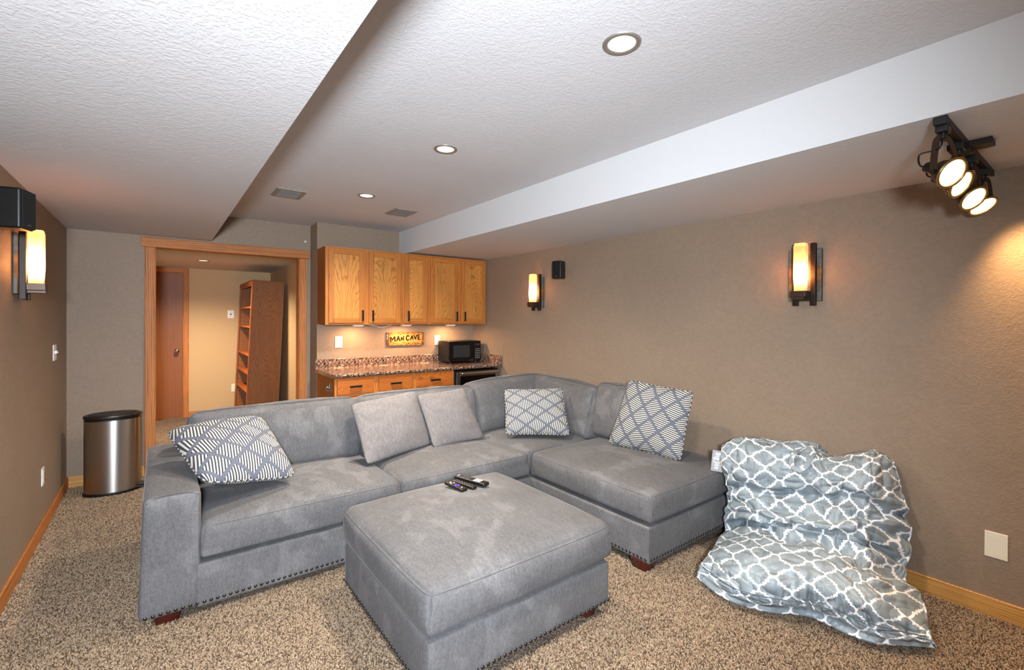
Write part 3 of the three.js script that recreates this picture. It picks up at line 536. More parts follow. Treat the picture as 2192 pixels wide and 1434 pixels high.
// ---------------------------------------------------------------- bookcase in the hall, leaning on the right wall
{
  const t = thing('bookcase', 'tall oak bookcase leaning against the hall wall with its empty shelves facing left', 'bookcase', [-1.885, 0, -1.803]);
  const H = 1.92, D = 0.372, Wd = 1.16, x0 = -D, z0 = -Wd;   // local: depth along x, width along -z
  t.rotation.z = 0; t.position.x = -1.965;
  const tilt = new THREE.Group(); // all parts share the lean
  const lean = (g) => { g.rotateZ(-2.3 * RAD); g.translate(0, 0.013, 0); return g; };
  mesh('side_panel', lean(bx(x0, 0, 0, H - 0.02, -0.019, 0, 0.001, false, 0.05)), oakShelf, t);
  mesh('side_panel', lean(bx(x0, 0, 0, H - 0.02, z0, z0 + 0.019, 0.001, false, 0.45)), oakShelf, t);
  mesh('back_panel', lean(bx(-0.008, -0.002, 0.02, H - 0.03, z0 + 0.02, -0.02, 0, false, 0.3)), oakShelfIn, t);
  mesh('top_panel', lean(bx(x0 - 0.012, 0.0, H - 0.02, H, z0 - 0.004, 0.004, 0.004, true, 0.3)), oakShelf, t);
  mesh('cornice', lean(mergeGeometries([bx(x0 - 0.018, x0 + 0.002, H - 0.055, H - 0.015, z0 + 0.0, 0.0, 0.004, true, 0.2), bx(x0 - 0.010, x0 + 0.004, H - 0.075, H - 0.055, z0 + 0.0, 0.0, 0.003, true, 0.7)])), oakShelfIn, t);
  mesh('face_stile', lean(bx(x0 - 0.016, x0, 0, H - 0.07, -0.038, 0, 0.002, false, 0.4)), oakShelfIn, t);
  mesh('face_stile', lean(bx(x0 - 0.016, x0, 0, H - 0.07, z0, z0 + 0.04, 0.002, false, 0.8)), oakShelfIn, t);
  for (const y of [1.55, 1.285, 0.905, 0.66, 0.42, 0.08]) mesh('shelf', lean(bx(x0 - 0.006, -0.01, y, y + 0.02, z0 + 0.02, -0.02, 0.002, true, y)), oakShelfIn, t);
}

// ---------------------------------------------------------------- step bin
{
  const t = thing('step_bin', 'oval brushed stainless step bin with dark lid beside the hall opening', 'trash can', [-3.552, 0, 0.05], 0);
  const outline = (a, b, n = 56) => { const p = []; for (let i = 0; i < n; i++) { const th = i / n * Math.PI * 2, c = Math.cos(th), s = Math.sin(th); p.push(new THREE.Vector2(Math.sign(c) * a * Math.pow(Math.abs(c), 0.98), Math.sign(s) * b * Math.pow(Math.abs(s), 0.98))); } return new THREE.Shape(p); };
  const ext = (a, b, y0, y1, bev = 0) => { const g = new THREE.ExtrudeGeometry(outline(a, b), { depth: y1 - y0 - 2 * bev, bevelEnabled: bev > 0, bevelSize: bev, bevelThickness: bev, bevelSegments: 3 }); g.rotateX(-Math.PI / 2); g.translate(0, y0 + bev, 0); return g; };
  const wall = (a, b, y0, y1) => { const p = outline(a, b, 120).getPoints(), n = 120, pos = [], uv = [], idx = []; for (let i = 0; i <= n; i++) { const q = p[i % n]; pos.push(q.x, y0, q.y, q.x, y1, q.y); uv.push(i / n, 0, i / n, 1); if (i < n) { const k = i * 2; idx.push(k, k + 1, k + 2, k + 1, k + 3, k + 2); } } const g = new THREE.BufferGeometry(); g.setAttribute('position', new THREE.Float32BufferAttribute(pos, 3)); g.setAttribute('uv', new THREE.Float32BufferAttribute(uv, 2)); g.setIndex(idx); return smooth(g); };
  mesh('base_ring', ext(0.184, 0.128, 0.0, 0.028, 0.004), blackPlastic, t);
  mesh('body', wall(0.18, 0.125, 0.026, 0.606), P({ color: 0xb8b2ac, roughness: 0.3, metalness: 1, anisotropy: 0.85, anisotropyRotation: Math.PI / 2, side: THREE.DoubleSide }), t);
  mesh('collar', ext(0.178, 0.123, 0.604, 0.618), blackPlastic, t);
  mesh('lid', ext(0.172, 0.117, 0.616, 0.65, 0.012), P({ color: 0x4a4542, roughness: 0.3, metalness: 0.9 }), t);
  mesh('lid_inset', ext(0.155, 0.1, 0.648, 0.654, 0.002), S({ color: 0x1c1a19, roughness: 0.5 }), t);
  mesh('pedal', [bx(0.15, 0.225, 0.02, 0.034, -0.03, 0.075, 0.005), bx(0.15, 0.205, 0.034, 0.048, -0.02, 0.06, 0.004)], blackPlastic, t);
}

// ---------------------------------------------------------------- sectional sofa
// A padded box: rounded edges, crowned faces and soft irregular fullness. f maps a point of the unit cube to the surface.
function padMap(w, h, d, r, crown, o = {}) {
  const { seed = 1, lump = 0.006, side = 0.01, fall = 2, corner = 0, rb = r } = o, r0 = r;
  return (x, y, z) => {                     // x, y, z in -1..1
    const hx = w / 2, hy = h / 2, hz = d / 2;
    const r = mix(rb, r0, sstep(-0.4, 0.3, y)); let px = x * hx, py = y * hy, pz = z * hz;
    const ix = clamp(px, -hx + r, hx - r), iy = clamp(py, -hy + r, hy - r), iz = clamp(pz, -hz + r, hz - r);
    const dx = px - ix, dy = py - iy, dz = pz - iz, l = Math.hypot(dx, dy, dz);
    if (l > 1e-9) { px = ix + dx / l * r; py = iy + dy / l * r; pz = iz + dz / l * r; }
    const cx = Math.pow(1 - Math.pow(Math.abs(x), fall), 1), cy = 1 - y * y, cz = Math.pow(1 - Math.pow(Math.abs(z), fall), 1);
    const n = fbm((x + 1.3) * 0.2 + seed * 0.13, (z + 1.2) * 0.2 + (y + 1) * 0.17, 16, 16, 3, seed) - 0.5;
    py += (y > 0 ? crown[0] : -crown[1]) * cx * cz * sstep(0.2, 1, Math.abs(y)) + n * lump * 2 * cx * cz * (y > 0 ? 1 : 0.3);
    px += x * side * cy * Math.sqrt(Math.max(0, cz)) + n * lump * Math.abs(x) * cy; pz += z * (crown[2] || side) * cy * Math.sqrt(Math.max(0, cx)) + n * lump * z * cy;
    const cn = 1 - corner * Math.pow(Math.abs(x * z), 5);
    return [px * cn, py, pz * cn];
  };
}
function padGeo(f, nx, ny, nz) {
  const g = new THREE.BoxGeometry(2, 2, 2, nx, ny, nz), p = g.attributes.position;
  // gather vertices toward the edges so that the rounding is well described
  const ease = (t) => Math.sign(t) * (1 - Math.pow(1 - Math.abs(t), 1.6));
  for (let i = 0; i < p.count; i++) { const v = f(ease(p.getX(i)), ease(p.getY(i)), ease(p.getZ(i))); p.setXYZ(i, ...v); }
  smooth(g); return g;
}
function place(g, pos, rot = [0, 0, 0]) { const e = new THREE.Euler(rot[0], rot[1], rot[2], 'YXZ'), m = new THREE.Matrix4().makeRotationFromEuler(e); m.setPosition(...pos); g.applyMatrix4(m); return g; }
function seamOn(f, path, r = 0.0014) { return tube(path.map(([x, y, z]) => new THREE.Vector3(...f(x, y, z))), r, path.length * 2, false, 6); }
function ringPath(y, n = 20) { const p = []; for (let i = 0; i <= n; i++) p.push([-1 + 2 * i / n, y, 1]); return p; }

const sofa = thing('sectional_sofa', 'large grey L-shaped sectional sofa with chaise along the right wall', 'sofa');
{
  // base: an L with the chaise running forward along the right wall
  const s = new THREE.Shape(); s.moveTo(-3.10, -1.34); s.lineTo(-0.03, -1.34); s.lineTo(-0.03, -3.49); s.lineTo(-1.035, -3.49); s.lineTo(-1.035, -2.432); s.lineTo(-3.10, -2.432); s.closePath();
  const g = new THREE.ExtrudeGeometry(s, { depth: 0.184, bevelEnabled: true, bevelSize: 0.013, bevelThickness: 0.013, bevelSegments: 4, bevelOffset: -0.013 }); g.rotateX(-Math.PI / 2); g.translate(0, 0.063, 0);
  mesh('base', boxUV(g), suede, sofa);
  // arm: slightly flared at the foot
  const fa = padMap(0.222, 0.565, 1.12, 0.028, [0.006, 0, 0.004], { seed: 5, lump: 0.003, side: 0.003 });
  const ga = padGeo(fa, 10, 18, 28); const pa = ga.attributes.position; for (let i = 0; i < pa.count; i++) { const y = pa.getY(i); if (pa.getX(i) < 0) pa.setX(i, pa.getX(i) - (0.28 - y) * 0.035); }
  ga.translate(-3.196, 0.335, 1.868); smooth(ga);
  const arm = mesh('arm', boxUV2(ga), suede, sofa);
  mesh('seam', tube([[-3.296, 0.592, 2.424], [-3.25, 0.612, 2.42], [-3.14, 0.612, 2.42], [-3.092, 0.596, 2.424]], 0.0018, 24, false, 6), suedeSeam, arm);
  // low back frames behind the cushions
  mesh('back_frame', [boxUV(new RoundedBoxGeometry(3.06, 0.6, 0.13, 3, 0.03).translate(-1.56, 0.36, 1.385))], suede, sofa);
  mesh('back_frame', [boxUV(new RoundedBoxGeometry(0.1, 0.6, 1.6, 3, 0.03).translate(-0.075, 0.36, 2.1))], suede, sofa);
  // seat cushions
  const seat = (w, h, d, pos, o, crown = [0.035, 0, 0.006]) => {
    const f = padMap(w, h, d, 0.044, crown, { corner: 0.012, rb: 0.014, ...o }), c = mesh('seat_cushion', boxUV2(place(padGeo(f, 30, 10, 30), pos)), suede, sofa);
    const y = 0.86, lines = [];
    for (const side of o.seams || ['front']) {
      const p = []; for (let i = 0; i <= 24; i++) { const t = -0.97 + 1.94 * i / 24; p.push(side === 'front' ? [t, y, 1] : [-1, y, t]); }
      lines.push(place(seamOn(f, p), pos));
    }
    if (lines.length) mesh('seam', lines, suedeSeam, c); return c;
  };
  seat(1.035, 0.165, 0.86, [-2.575, 0.369, 2.012], { seed: 21, lump: 0.009 });
  seat(1.02, 0.165, 0.86, [-1.545, 0.369, 2.012], { seed: 33, lump: 0.011 });
  seat(0.96, 0.16, 0.93, [-0.545, 0.366, 1.90], { seed: 47, lump: 0.006, seams: [] }, [0.03, 0, 0.004]);
  seat(1.012, 0.165, 1.09, [-0.53, 0.369, 2.957], { seed: 59, lump: 0.009, seams: ['front', 'left'] }, [0.038, 0, 0.006]);
  // back cushions lean on the frames
  const back = (w, h, d, pos, rot, o) => {
    const f = padMap(w, h, d, 0.062, [0.02, 0.0, 0.045], { side: 0.012, fall: 3, ...o });
    const c = mesh('back_cushion', boxUV2(place(padGeo(f, 28, 20, 12), pos, rot)), suede, sofa);
    const p = []; for (let i = 0; i <= 22; i++) p.push([-0.9 + 1.8 * i / 22, 0.93, 0.72]);
    mesh('seam', place(seamOn(f, p, 0.0018), pos, rot), suedeSeam, c);
    return c;
  };
  back(1.05, 0.44, 0.24, [-2.585, 0.625, 1.60], [-0.26, 0, 0], { seed: 71, lump: 0.012 });
  back(1.05, 0.44, 0.24, [-1.545, 0.625, 1.585], [-0.26, 0, 0], { seed: 83, lump: 0.012 });
  back(0.84, 0.47, 0.25, [-0.62, 0.647, 1.56], [-0.24, 0, 0.035], { seed: 97, lump: 0.014 });
  back(0.93, 0.46, 0.25, [-0.235, 0.645, 1.94], [-0.22, -Math.PI / 2, -0.045].map((v, i) => v), { seed: 103, lump: 0.014 });
  back(0.64, 0.46, 0.21, [-0.20, 0.665, 2.69], [-0.18, -Math.PI / 2, -0.02], { seed: 113, lump: 0.014 });
  // nail heads along the hem
  const ng = new THREE.SphereGeometry(0.0085, 8, 4, 0, Math.PI * 2, 0, Math.PI / 2); ng.scale(1, 0.6, 1); ng.rotateX(Math.PI / 2);
  const nail = (x, z, ry) => { const m = mesh('nail_head', ng, nailMat, sofa); m.position.set(x, 0.074, z); m.rotation.y = ry; };
  for (let i = 0; i < 8; i++) nail(-3.298 + i * 0.0282, 2.429, 0);
  for (let x = -3.072; x < -1.05; x += 0.0272) nail(x, 2.432, 0);
  for (let z = 2.46; z < 3.48; z += 0.0272) nail(-1.035, z, -Math.PI / 2);
  for (let x = -1.015; x < -0.12; x += 0.0272) nail(x, 3.49, 0);
  const leg = (x, z) => { const g2 = new THREE.CylinderGeometry(0.075, 0.06, 0.062, 4, 1); g2.rotateY(Math.PI / 4); mesh('leg', g2, redWood, sofa).position.set(x, 0.031, z); };
  leg(-3.215, 2.345); leg(-1.0, 3.425); leg(-0.09, 3.425); leg(-3.215, 1.39); leg(-1.1, 1.40); leg(-0.1, 1.40);
}
function boxUV2(g) {       // box projection that keeps the smoothed normals of an indexed mesh
  const h = g.index ? g.toNonIndexed() : g, keep = h.attributes.normal.clone();
  const flat = new THREE.BufferGeometry(); flat.setAttribute('position', h.attributes.position); flat.computeVertexNormals();
  h.setAttribute('normal', flat.attributes.normal); boxUV(h); h.setAttribute('normal', keep); return h;
}

// ---------------------------------------------------------------- ottoman
{
  const t = thing('ottoman', 'large square grey ottoman with thick cushion top and nailhead hem', 'ottoman', [-1.978, 0, 3.112]);
  const fb = padMap(0.985, 0.203, 0.96, 0.018, [0, 0, 0.006], { seed: 7, lump: 0.002, side: 0.005 });
  mesh('base', boxUV2(place(padGeo(fb, 24, 8, 24), [0, 0.1595, 0])), suede, t);
  const f = padMap(1.018, 0.165, 0.998, 0.05, [0.055, 0.0, 0.016], { seed: 143, lump: 0.006, side: 0.014, fall: 2.2, corner: 0.022, rb: 0.016 }), pos = [0, 0.373, 0];
  const c = mesh('cushion', boxUV2(place(padGeo(f, 36, 10, 36), pos)), suede, t);
  const ln = []; for (const sd of [0, 1]) for (const y of [0.85, -0.9]) { const p = []; for (let i = 0; i <= 26; i++) { const q = -0.985 + 1.97 * i / 26; p.push(sd ? [-1, y, q] : [q, y, 1]); } ln.push(place(seamOn(f, p, 0.0018), pos)); }
  mesh('seam', ln, suedeSeam, c);
  const ng = new THREE.SphereGeometry(0.0085, 8, 4, 0, Math.PI * 2, 0, Math.PI / 2); ng.scale(1, 0.6, 1); ng.rotateX(Math.PI / 2);
  for (let i = 0; i < 36; i++) { const m = mesh('nail_head', ng, nailMat, t); m.position.set(-0.475 + i * 0.0272, 0.078, 0.4845); }
  for (let i = 0; i < 35; i++) { const m = mesh('nail_head', ng, nailMat, t); m.position.set(-0.4965, 0.078, -0.46 + i * 0.0272); m.rotation.y = -Math.PI / 2; }
  for (const [x, z] of [[-0.41, 0.40], [0.405, 0.405], [-0.41, -0.41], [0.41, -0.41]]) { const g = new THREE.CylinderGeometry(0.055, 0.042, 0.066, 4, 1); g.rotateY(Math.PI / 4); mesh('leg', g, redWood, t).position.set(x, 0.033, z); }
}

// ---------------------------------------------------------------- throw pillows
function diamondCanvas(across, up) {        // slate lattice over white stripes
  const cv = document.createElement('canvas'); cv.width = cv.height = 1024; const c = cv.getContext('2d');
  const dw = 1024 / across, dh = 1024 / up, band = 36, r = rng(31);
  c.fillStyle = '#3f4148'; c.fillRect(0, 0, 1024, 1024);
  for (let j = -1; j <= up * 2 + 2; j++) for (let i = -1; i <= across + 2; i++) {
    const x = (i + (j & 1 ? 0.5 : 0)) * dw, y = j * dh / 2;
    c.save(); c.beginPath(); c.moveTo(x, y - dh / 2 + band * 0.72); c.lineTo(x + dw / 2 - band * 0.72, y); c.lineTo(x, y + dh / 2 - band * 0.72); c.lineTo(x - dw / 2 + band * 0.72, y); c.closePath();
    c.fillStyle = '#3a3b42'; c.fill(); c.clip();
    const sl = ((i + j) & 1 ? 0.24 : -0.10) + (r() - 0.5) * 0.1; c.strokeStyle = '#c6c4ba'; c.lineWidth = 14; c.lineCap = 'round';
    for (let k = -7; k <= 7; k++) { const yy = y + k * 29; c.beginPath(); c.moveTo(x - dw / 2, yy + sl * -dw / 2); c.quadraticCurveTo(x, yy + 7 * Math.sin(i * 2.1 + j), x + dw / 2, yy + sl * dw / 2); c.stroke(); }
    c.restore();
  }
  c.strokeStyle = '#5f636e'; c.lineWidth = band; c.lineCap = 'butt';
  for (let i = -9; i <= 12; i++) { const x = (i + 0.5) * dw; c.beginPath(); c.moveTo(x, 0); c.lineTo(x + up * dw, 1024); c.stroke(); c.beginPath(); c.moveTo(x, 0); c.lineTo(x - up * dw, 1024); c.stroke(); }
  const t = new THREE.CanvasTexture(cv); t.colorSpace = THREE.SRGBColorSpace; t.wrapS = t.wrapT = THREE.RepeatWrapping; return t;
}
const latticeMat = S({ map: diamondCanvas(3.5, 3), roughness: 0.95, bumpMap: rep(weave, 0.6), bumpScale: 0.0008 });
const latticeTurned = S({ map: (() => { const t = latticeMat.map.clone(); t.center.set(0.5, 0.5); t.rotation = Math.PI / 2; t.needsUpdate = true; return t; })(), roughness: 0.95 });
const pipingMat = S({ map: tex(256, 4, (u) => (Math.floor(u * 40) % 2 === 0 ? [0.22, 0.22, 0.25] : [0.66, 0.65, 0.62]), true), roughness: 0.9 });
const plainPillow = P({ map: rep(grain, 1.0), color: 0xffffff, roughness: 0.95, sheen: 0.5, sheenRoughness: 0.5, sheenColor: new THREE.Color(0.6, 0.6, 0.62), bumpMap: rep(weave, 0.22), bumpScale: 0.0003 });
function pillow(name, label, BL, BR, TR, TL, T, mat, o = {}) {
  const V = (a) => new THREE.Vector3(...a), c = [V(BL), V(BR), V(TR), V(TL)], mid = new THREE.Vector3(); c.forEach((p) => mid.addScaledVector(p, 0.25));
  const ex = c[1].clone().sub(c[0]).add(c[2].clone().sub(c[3])).normalize(), ey0 = c[3].clone().sub(c[0]).add(c[2].clone().sub(c[1])), n = new THREE.Vector3().crossVectors(ex, ey0).normalize();
  const t = thing(name, label, 'pillow', mid.toArray(), 0, o.group), K = o.pull ?? 0.075, seed = o.seed || 3, N = 36;
  const base = (u, v) => {                  // u, v in -1..1; sides drawn in between the corners
    const cn = 1 - (o.round ?? 0.06) * Math.pow(u * v, 6), uu = u * cn * (1 - K * (1 - v * v)), vv = v * cn * (1 - K * (1 - u * u));
    const a = (1 - uu) / 2, b = (1 + uu) / 2, d = (1 - vv) / 2, e = (1 + vv) / 2;
    const p = new THREE.Vector3().addScaledVector(c[0], a * d).addScaledVector(c[1], b * d).addScaledVector(c[2], b * e).addScaledVector(c[3], a * e).sub(mid);
    if (o.bend) p.addScaledVector(n, o.bend(u, v)); return p;
  };
  const geo = (sign) => {
    const pos = [], uv = [], idx = [];
    for (let j = 0; j <= N; j++) for (let i = 0; i <= N; i++) {
      const ease = (q) => Math.sin(q * Math.PI / 2), u = ease(-1 + 2 * i / N), v = ease(-1 + 2 * j / N);
      const w = fbm((u + 1.1) * 0.22, (v + 1.1) * 0.22, 14, 14, 3, seed) - 0.5;
      const h = T * Math.pow(Math.max(0, (1 - u * u * u * u) * (1 - v * v * v * v)), 0.5) * (0.62 + 0.38 * (1 - u * u) * (1 - v * v)) + w * (o.crumple ?? 0.014) * (1 - u ** 6) * (1 - v ** 6);
      const p = base(u, v).addScaledVector(n, sign * Math.max(0.0005, h) * (u * u === 1 || v * v === 1 ? 0 : 1)); pos.push(p.x, p.y, p.z); uv.push((u * 0.5 + 0.5), (v * 0.5 + 0.5));
    }
    for (let j = 0; j < N; j++) for (let i = 0; i < N; i++) { const a = j * (N + 1) + i, b = a + 1, d = a + N + 1, e = d + 1; sign > 0 ? idx.push(a, b, d, b, e, d) : idx.push(a, d, b, b, d, e); }
    const g = new THREE.BufferGeometry(); g.setAttribute('position', new THREE.Float32BufferAttribute(pos, 3)); g.setAttribute('uv', new THREE.Float32BufferAttribute(uv, 2)); g.setIndex(idx); g.computeVertexNormals(); return g;
  };
  const cover = mesh('cover', mergeGeometries([geo(1), geo(-1)]), mat, t);
  const path = []; const M = 26;
  for (let s = 0; s < 4; s++) for (let i = 0; i < M; i++) { const q = -1 + 2 * i / M; path.push(base(...[[q, -1], [1, q], [-q, 1], [-1, -q]][s])); }
  const tg = tube(path, o.pipe || 0.0042, 208, true, 7); { const uv = tg.attributes.uv; for (let i = 0; i < uv.count; i++) uv.setXY(i, uv.getX(i) * (o.pipeRep || 3), uv.getY(i)); }
  mesh('piping', tg, o.pipeMat || pipingMat, t);
  return t;
}
const PG = 'grey and white diamond lattice pillows on the sofa', GG = 'plain grey pillows on the sofa';
pillow('lattice_pillow', 'diamond lattice pillow slumped over the sofa arm at the left end', [-3.075, 0.615, 2.33], [-2.60, 0.515, 2.19], [-2.725, 0.82, 1.78], [-3.225, 0.80, 1.80], 0.105, latticeTurned, { group: PG, seed: 12, pull: 0.015, crumple: 0.024, round: 0.09 });
pillow('plain_pillow', 'plain grey square pillow left of its twin, overlapping the gap between the back cushions', [-2.165, 0.475, 2.105], [-1.585, 0.485, 1.915], [-1.61, 0.875, 1.68], [-2.175, 0.84, 1.80], 0.075, plainPillow, { group: GG, seed: 22, pipe: 0.003, pipeMat: suedeSeam, pull: 0.045 });
pillow('plain_pillow', 'plain grey square pillow right of its twin, tipped against the middle back cushion', [-1.62, 0.475, 2.0], [-1.14, 0.475, 1.97], [-1.18, 0.865, 1.72], [-1.64, 0.85, 1.75], 0.07, plainPillow, { group: GG, seed: 34, pipe: 0.003, pipeMat: suedeSeam, pull: 0.05 });
pillow('lattice_pillow', 'diamond lattice pillow standing in the corner of the sectional', [-0.975, 0.49, 2.03], [-0.56, 0.49, 2.37], [-0.43, 0.845, 2.14], [-0.83, 0.83, 1.81], 0.075, latticeTurned, { group: PG, seed: 45, pull: 0.05 });
pillow('lattice_pillow', 'diamond lattice pillow propped on the chaise against the right wall', [-0.49, 0.485, 2.70], [-0.405, 0.475, 3.29], [-0.30, 0.952, 3.32], [-0.336, 0.985, 2.785], 0.085, latticeMat, { group: PG, seed: 56, pull: 0.055 });

// ---------------------------------------------------------------- remotes on the ottoman
{
  const OT = 0.505;
  const remote = (label, x, z, ang, w, l, h, draw) => { const t = thing('remote_control', label, 'remote', [x, OT, z], ang); mesh('case', new RoundedBoxGeometry(w, h, l, 3, Math.min(h, w) * 0.42).translate(0, h / 2, 0), blackPlastic, t); draw(t, h); return t; };
  const white = S({ color: 0xdcdcdc, roughness: 0.5 }), grey = S({ color: 0x6d6d70, roughness: 0.5 }), purple = S({ color: 0x5a35c8, roughness: 0.4 });
  const key = (x, z, w, l, h) => bx(x - w / 2, x + w / 2, h - 0.001, h + 0.0018, z - l / 2, z + l / 2, 0.0008);
  remote('longest black remote with white number keys, farthest back of the three on the ottoman', -1.817, 2.846, 0.29, 0.052, 0.23, 0.022, (t, h) => {
    const a = [], b = []; for (let j = 0; j < 4; j++) for (let i = -1; i <= 1; i++) a.push(key(i * 0.014, 0.03 + j * 0.013, 0.011, 0.006, h)); for (let j = 0; j < 5; j++) for (let i = -1; i <= 1; i++) b.push(key(i * 0.014, -0.085 + j * 0.018, 0.006, 0.006, h));
    a.push(key(0, -0.098, 0.02, 0.004, h)); mesh('number_keys', a, white, t); mesh('small_keys', b, grey, t);
  });
  remote('small dark remote lying between the two others on the ottoman', -1.880, 2.862, 0.22, 0.036, 0.185, 0.016, (t, h) => { const b = []; for (let j = 0; j < 7; j++) for (let i = -1; i <= 1; i += 2) b.push(key(i * 0.008, -0.06 + j * 0.02, 0.005, 0.005, h)); mesh('small_keys', b, grey, t); });
  remote('short rounded black remote with a purple direction pad, nearest of the three on the ottoman', -1.932, 2.866, 0.10, 0.044, 0.165, 0.017, (t, h) => {
    mesh('direction_pad', [key(0, 0.012, 0.011, 0.03, h), key(0, 0.012, 0.03, 0.011, h)], purple, t);
    mesh('small_keys', [key(-0.01, -0.03, 0.008, 0.006, h), key(0.01, -0.03, 0.008, 0.006, h), key(0, -0.05, 0.012, 0.006, h), key(0, 0.055, 0.008, 0.006, h)], white, t);
  });
}

// ---------------------------------------------------------------- bean bag lounger
{
  const t = thing('bean_bag_chair', 'silver grey bean bag lounger with white quatrefoil print slumped against the right wall', 'bean bag', [-0.5, 0, 4.1]);
  const rows = [
  [[-0.887,0.030,3.716], [-0.925,0.030,3.901], [-0.875,0.030,4.068], [-0.757,0.030,4.212], [-0.752,0.030,4.352], [-0.715,0.030,4.470], [-0.580,0.030,4.615]],
  [[-0.913,0.075,3.729], [-0.968,0.070,3.929], [-0.912,0.070,4.089], [-0.794,0.070,4.219], [-0.776,0.070,4.376], [-0.746,0.070,4.489], [-0.596,0.060,4.621]],
  [[-0.889,0.100,3.722], [-0.976,0.110,3.949], [-0.935,0.120,4.107], [-0.839,0.120,4.239], [-0.791,0.120,4.371], [-0.746,0.110,4.489], [-0.605,0.080,4.613]],
  [[-0.846,0.120,3.716], [-0.930,0.180,3.934], [-0.916,0.210,4.085], [-0.833,0.215,4.236], [-0.787,0.210,4.370], [-0.744,0.185,4.477], [-0.526,0.100,4.592]],
  [[-0.696,0.140,3.681], [-0.752,0.220,3.868], [-0.762,0.260,4.029], [-0.719,0.275,4.194], [-0.669,0.265,4.324], [-0.612,0.235,4.426], [-0.344,0.130,4.529]],
  [[-0.360,0.114,3.574], [-0.420,0.198,3.745], [-0.450,0.252,3.917], [-0.460,0.293,4.099], [-0.430,0.301,4.233], [-0.370,0.276,4.336], [-0.220,0.181,4.433]],
  [[-0.360,0.227,3.570], [-0.430,0.292,3.749], [-0.460,0.336,3.921], [-0.470,0.375,4.103], [-0.440,0.388,4.232], [-0.360,0.376,4.339], [-0.130,0.289,4.450]],
  [[-0.330,0.363,3.575], [-0.350,0.386,3.709], [-0.350,0.413,3.873], [-0.350,0.444,4.058], [-0.330,0.472,4.197], [-0.290,0.477,4.320], [-0.110,0.448,4.423]],
  [[-0.340,0.515,3.538], [-0.370,0.541,3.689], [-0.370,0.574,3.881], [-0.350,0.595,4.057], [-0.330,0.595,4.185], [-0.290,0.621,4.319], [-0.090,0.578,4.392]],
  [[-0.270,0.622,3.509], [-0.240,0.684,3.618], [-0.220,0.701,3.816], [-0.210,0.718,4.005], [-0.200,0.661,4.105], [-0.190,0.738,4.285], [-0.070,0.698,4.345]],
  [[-0.200,0.522,3.509], [-0.050,0.584,3.618], [-0.030,0.601,3.816], [-0.030,0.618,4.005], [-0.030,0.561,4.105], [-0.030,0.638,4.285], [-0.040,0.598,4.335]],
  [[-0.260,0.100,3.574], [-0.100,0.050,3.745], [-0.050,0.040,3.917], [-0.040,0.040,4.099], [-0.040,0.040,4.233], [-0.040,0.050,4.316], [-0.120,0.110,4.375]],
  [[-0.573,0.020,3.645], [-0.522,0.020,3.833], [-0.468,0.020,3.997], [-0.394,0.020,4.156], [-0.399,0.020,4.297], [-0.385,0.020,4.403], [-0.340,0.020,4.480]]];
  const R0 = rows.length, C0 = 7, NU = 210, NV = 260;
  const cr = (a, b, c, d, q) => 0.5 * ((2 * b) + (c - a) * q + (2 * a - 5 * b + 4 * c - d) * q * q + (3 * b - a - 3 * c + d) * q * q * q);
  const get = (r, c) => rows[((r % R0) + R0) % R0][clamp(c, 0, C0 - 1)];
  const at = (s, v) => {                    // s in 0..1 along the bag, v in 0..1 round it
    const fc = s * (C0 - 1), c = Math.min(C0 - 2, Math.floor(fc)), qc = fc - c, fr = v * R0, r = Math.floor(fr), qr = fr - r, out = [0, 0, 0];
    for (let k = 0; k < 3; k++) { const col = []; for (let i = -1; i <= 2; i++) col.push(cr(get(r + i, c - 1)[k], get(r + i, c)[k], get(r + i, c + 1)[k], get(r + i, c + 2)[k], qc)); out[k] = cr(col[0], col[1], col[2], col[3], qr); }
    return out;
  };
  const pos = [], uv = [], idx = [];
  const spine = (s, v) => {                 // the mid-sheet between the front and the back of the bag
    const fr = v * R0, tau = fr < 0.6 ? 0 : fr <= 9.4 ? (fr - 0.6) / 8.8 : (13.6 - fr) / 4.2, f = at(s, (0.6 + tau * 8.8) / R0), b = at(s, ((13.6 - tau * 4.2) / R0) % 1);
    return [0, 1, 2].map((k) => (f[k] + b[k]) / 2);
  };
  let len = 0, prev = at(0.5, 0); const arc = [0]; for (let j = 1; j <= NV; j++) { const p = at(0.5, j / NV); len += Math.hypot(p[0] - prev[0], p[1] - prev[1], p[2] - prev[2]); arc.push(len); prev = p; }
  const cap = 8;
  for (let i = -cap; i <= NU + cap; i++) for (let j = 0; j <= NV; j++) {
    const s = clamp(i / NU), v = (j % NV) / NV, p = at(s, v);
    if (i < 0 || i > NU) { const q = (i < 0 ? -i : i - NU) / cap, e = spine(s, v), sh = Math.cos(q * Math.PI / 2); for (let a = 0; a < 3; a++) p[a] = mix(e[a], p[a], sh); p[2] += (i < 0 ? -1 : 1) * 0.014 * Math.sin(q * Math.PI / 2); }
    pos.push(p[0] + 0.5, p[1], p[2] - 4.1); uv.push((s * 1.06 + (i < 0 ? i : i > NU ? i - NU : 0) * 0.006) / 0.15, arc[j] / 0.124);
  }
  const W1 = NV + 1; for (let i = 0; i < NU + 2 * cap; i++) for (let j = 0; j < NV; j++) { const a = i * W1 + j, b = a + 1, c = a + W1, d = c + 1; idx.push(a, c, b, b, c, d); }
  const g = new THREE.BufferGeometry(); g.setAttribute('position', new THREE.Float32BufferAttribute(pos, 3)); g.setAttribute('uv', new THREE.Float32BufferAttribute(uv, 2)); g.setIndex(idx);
  smooth(g);
  // wrinkles: sharp folds across the back, soft dents, pleats running in from the hem
  const p = g.attributes.position, nn = g.attributes.normal;
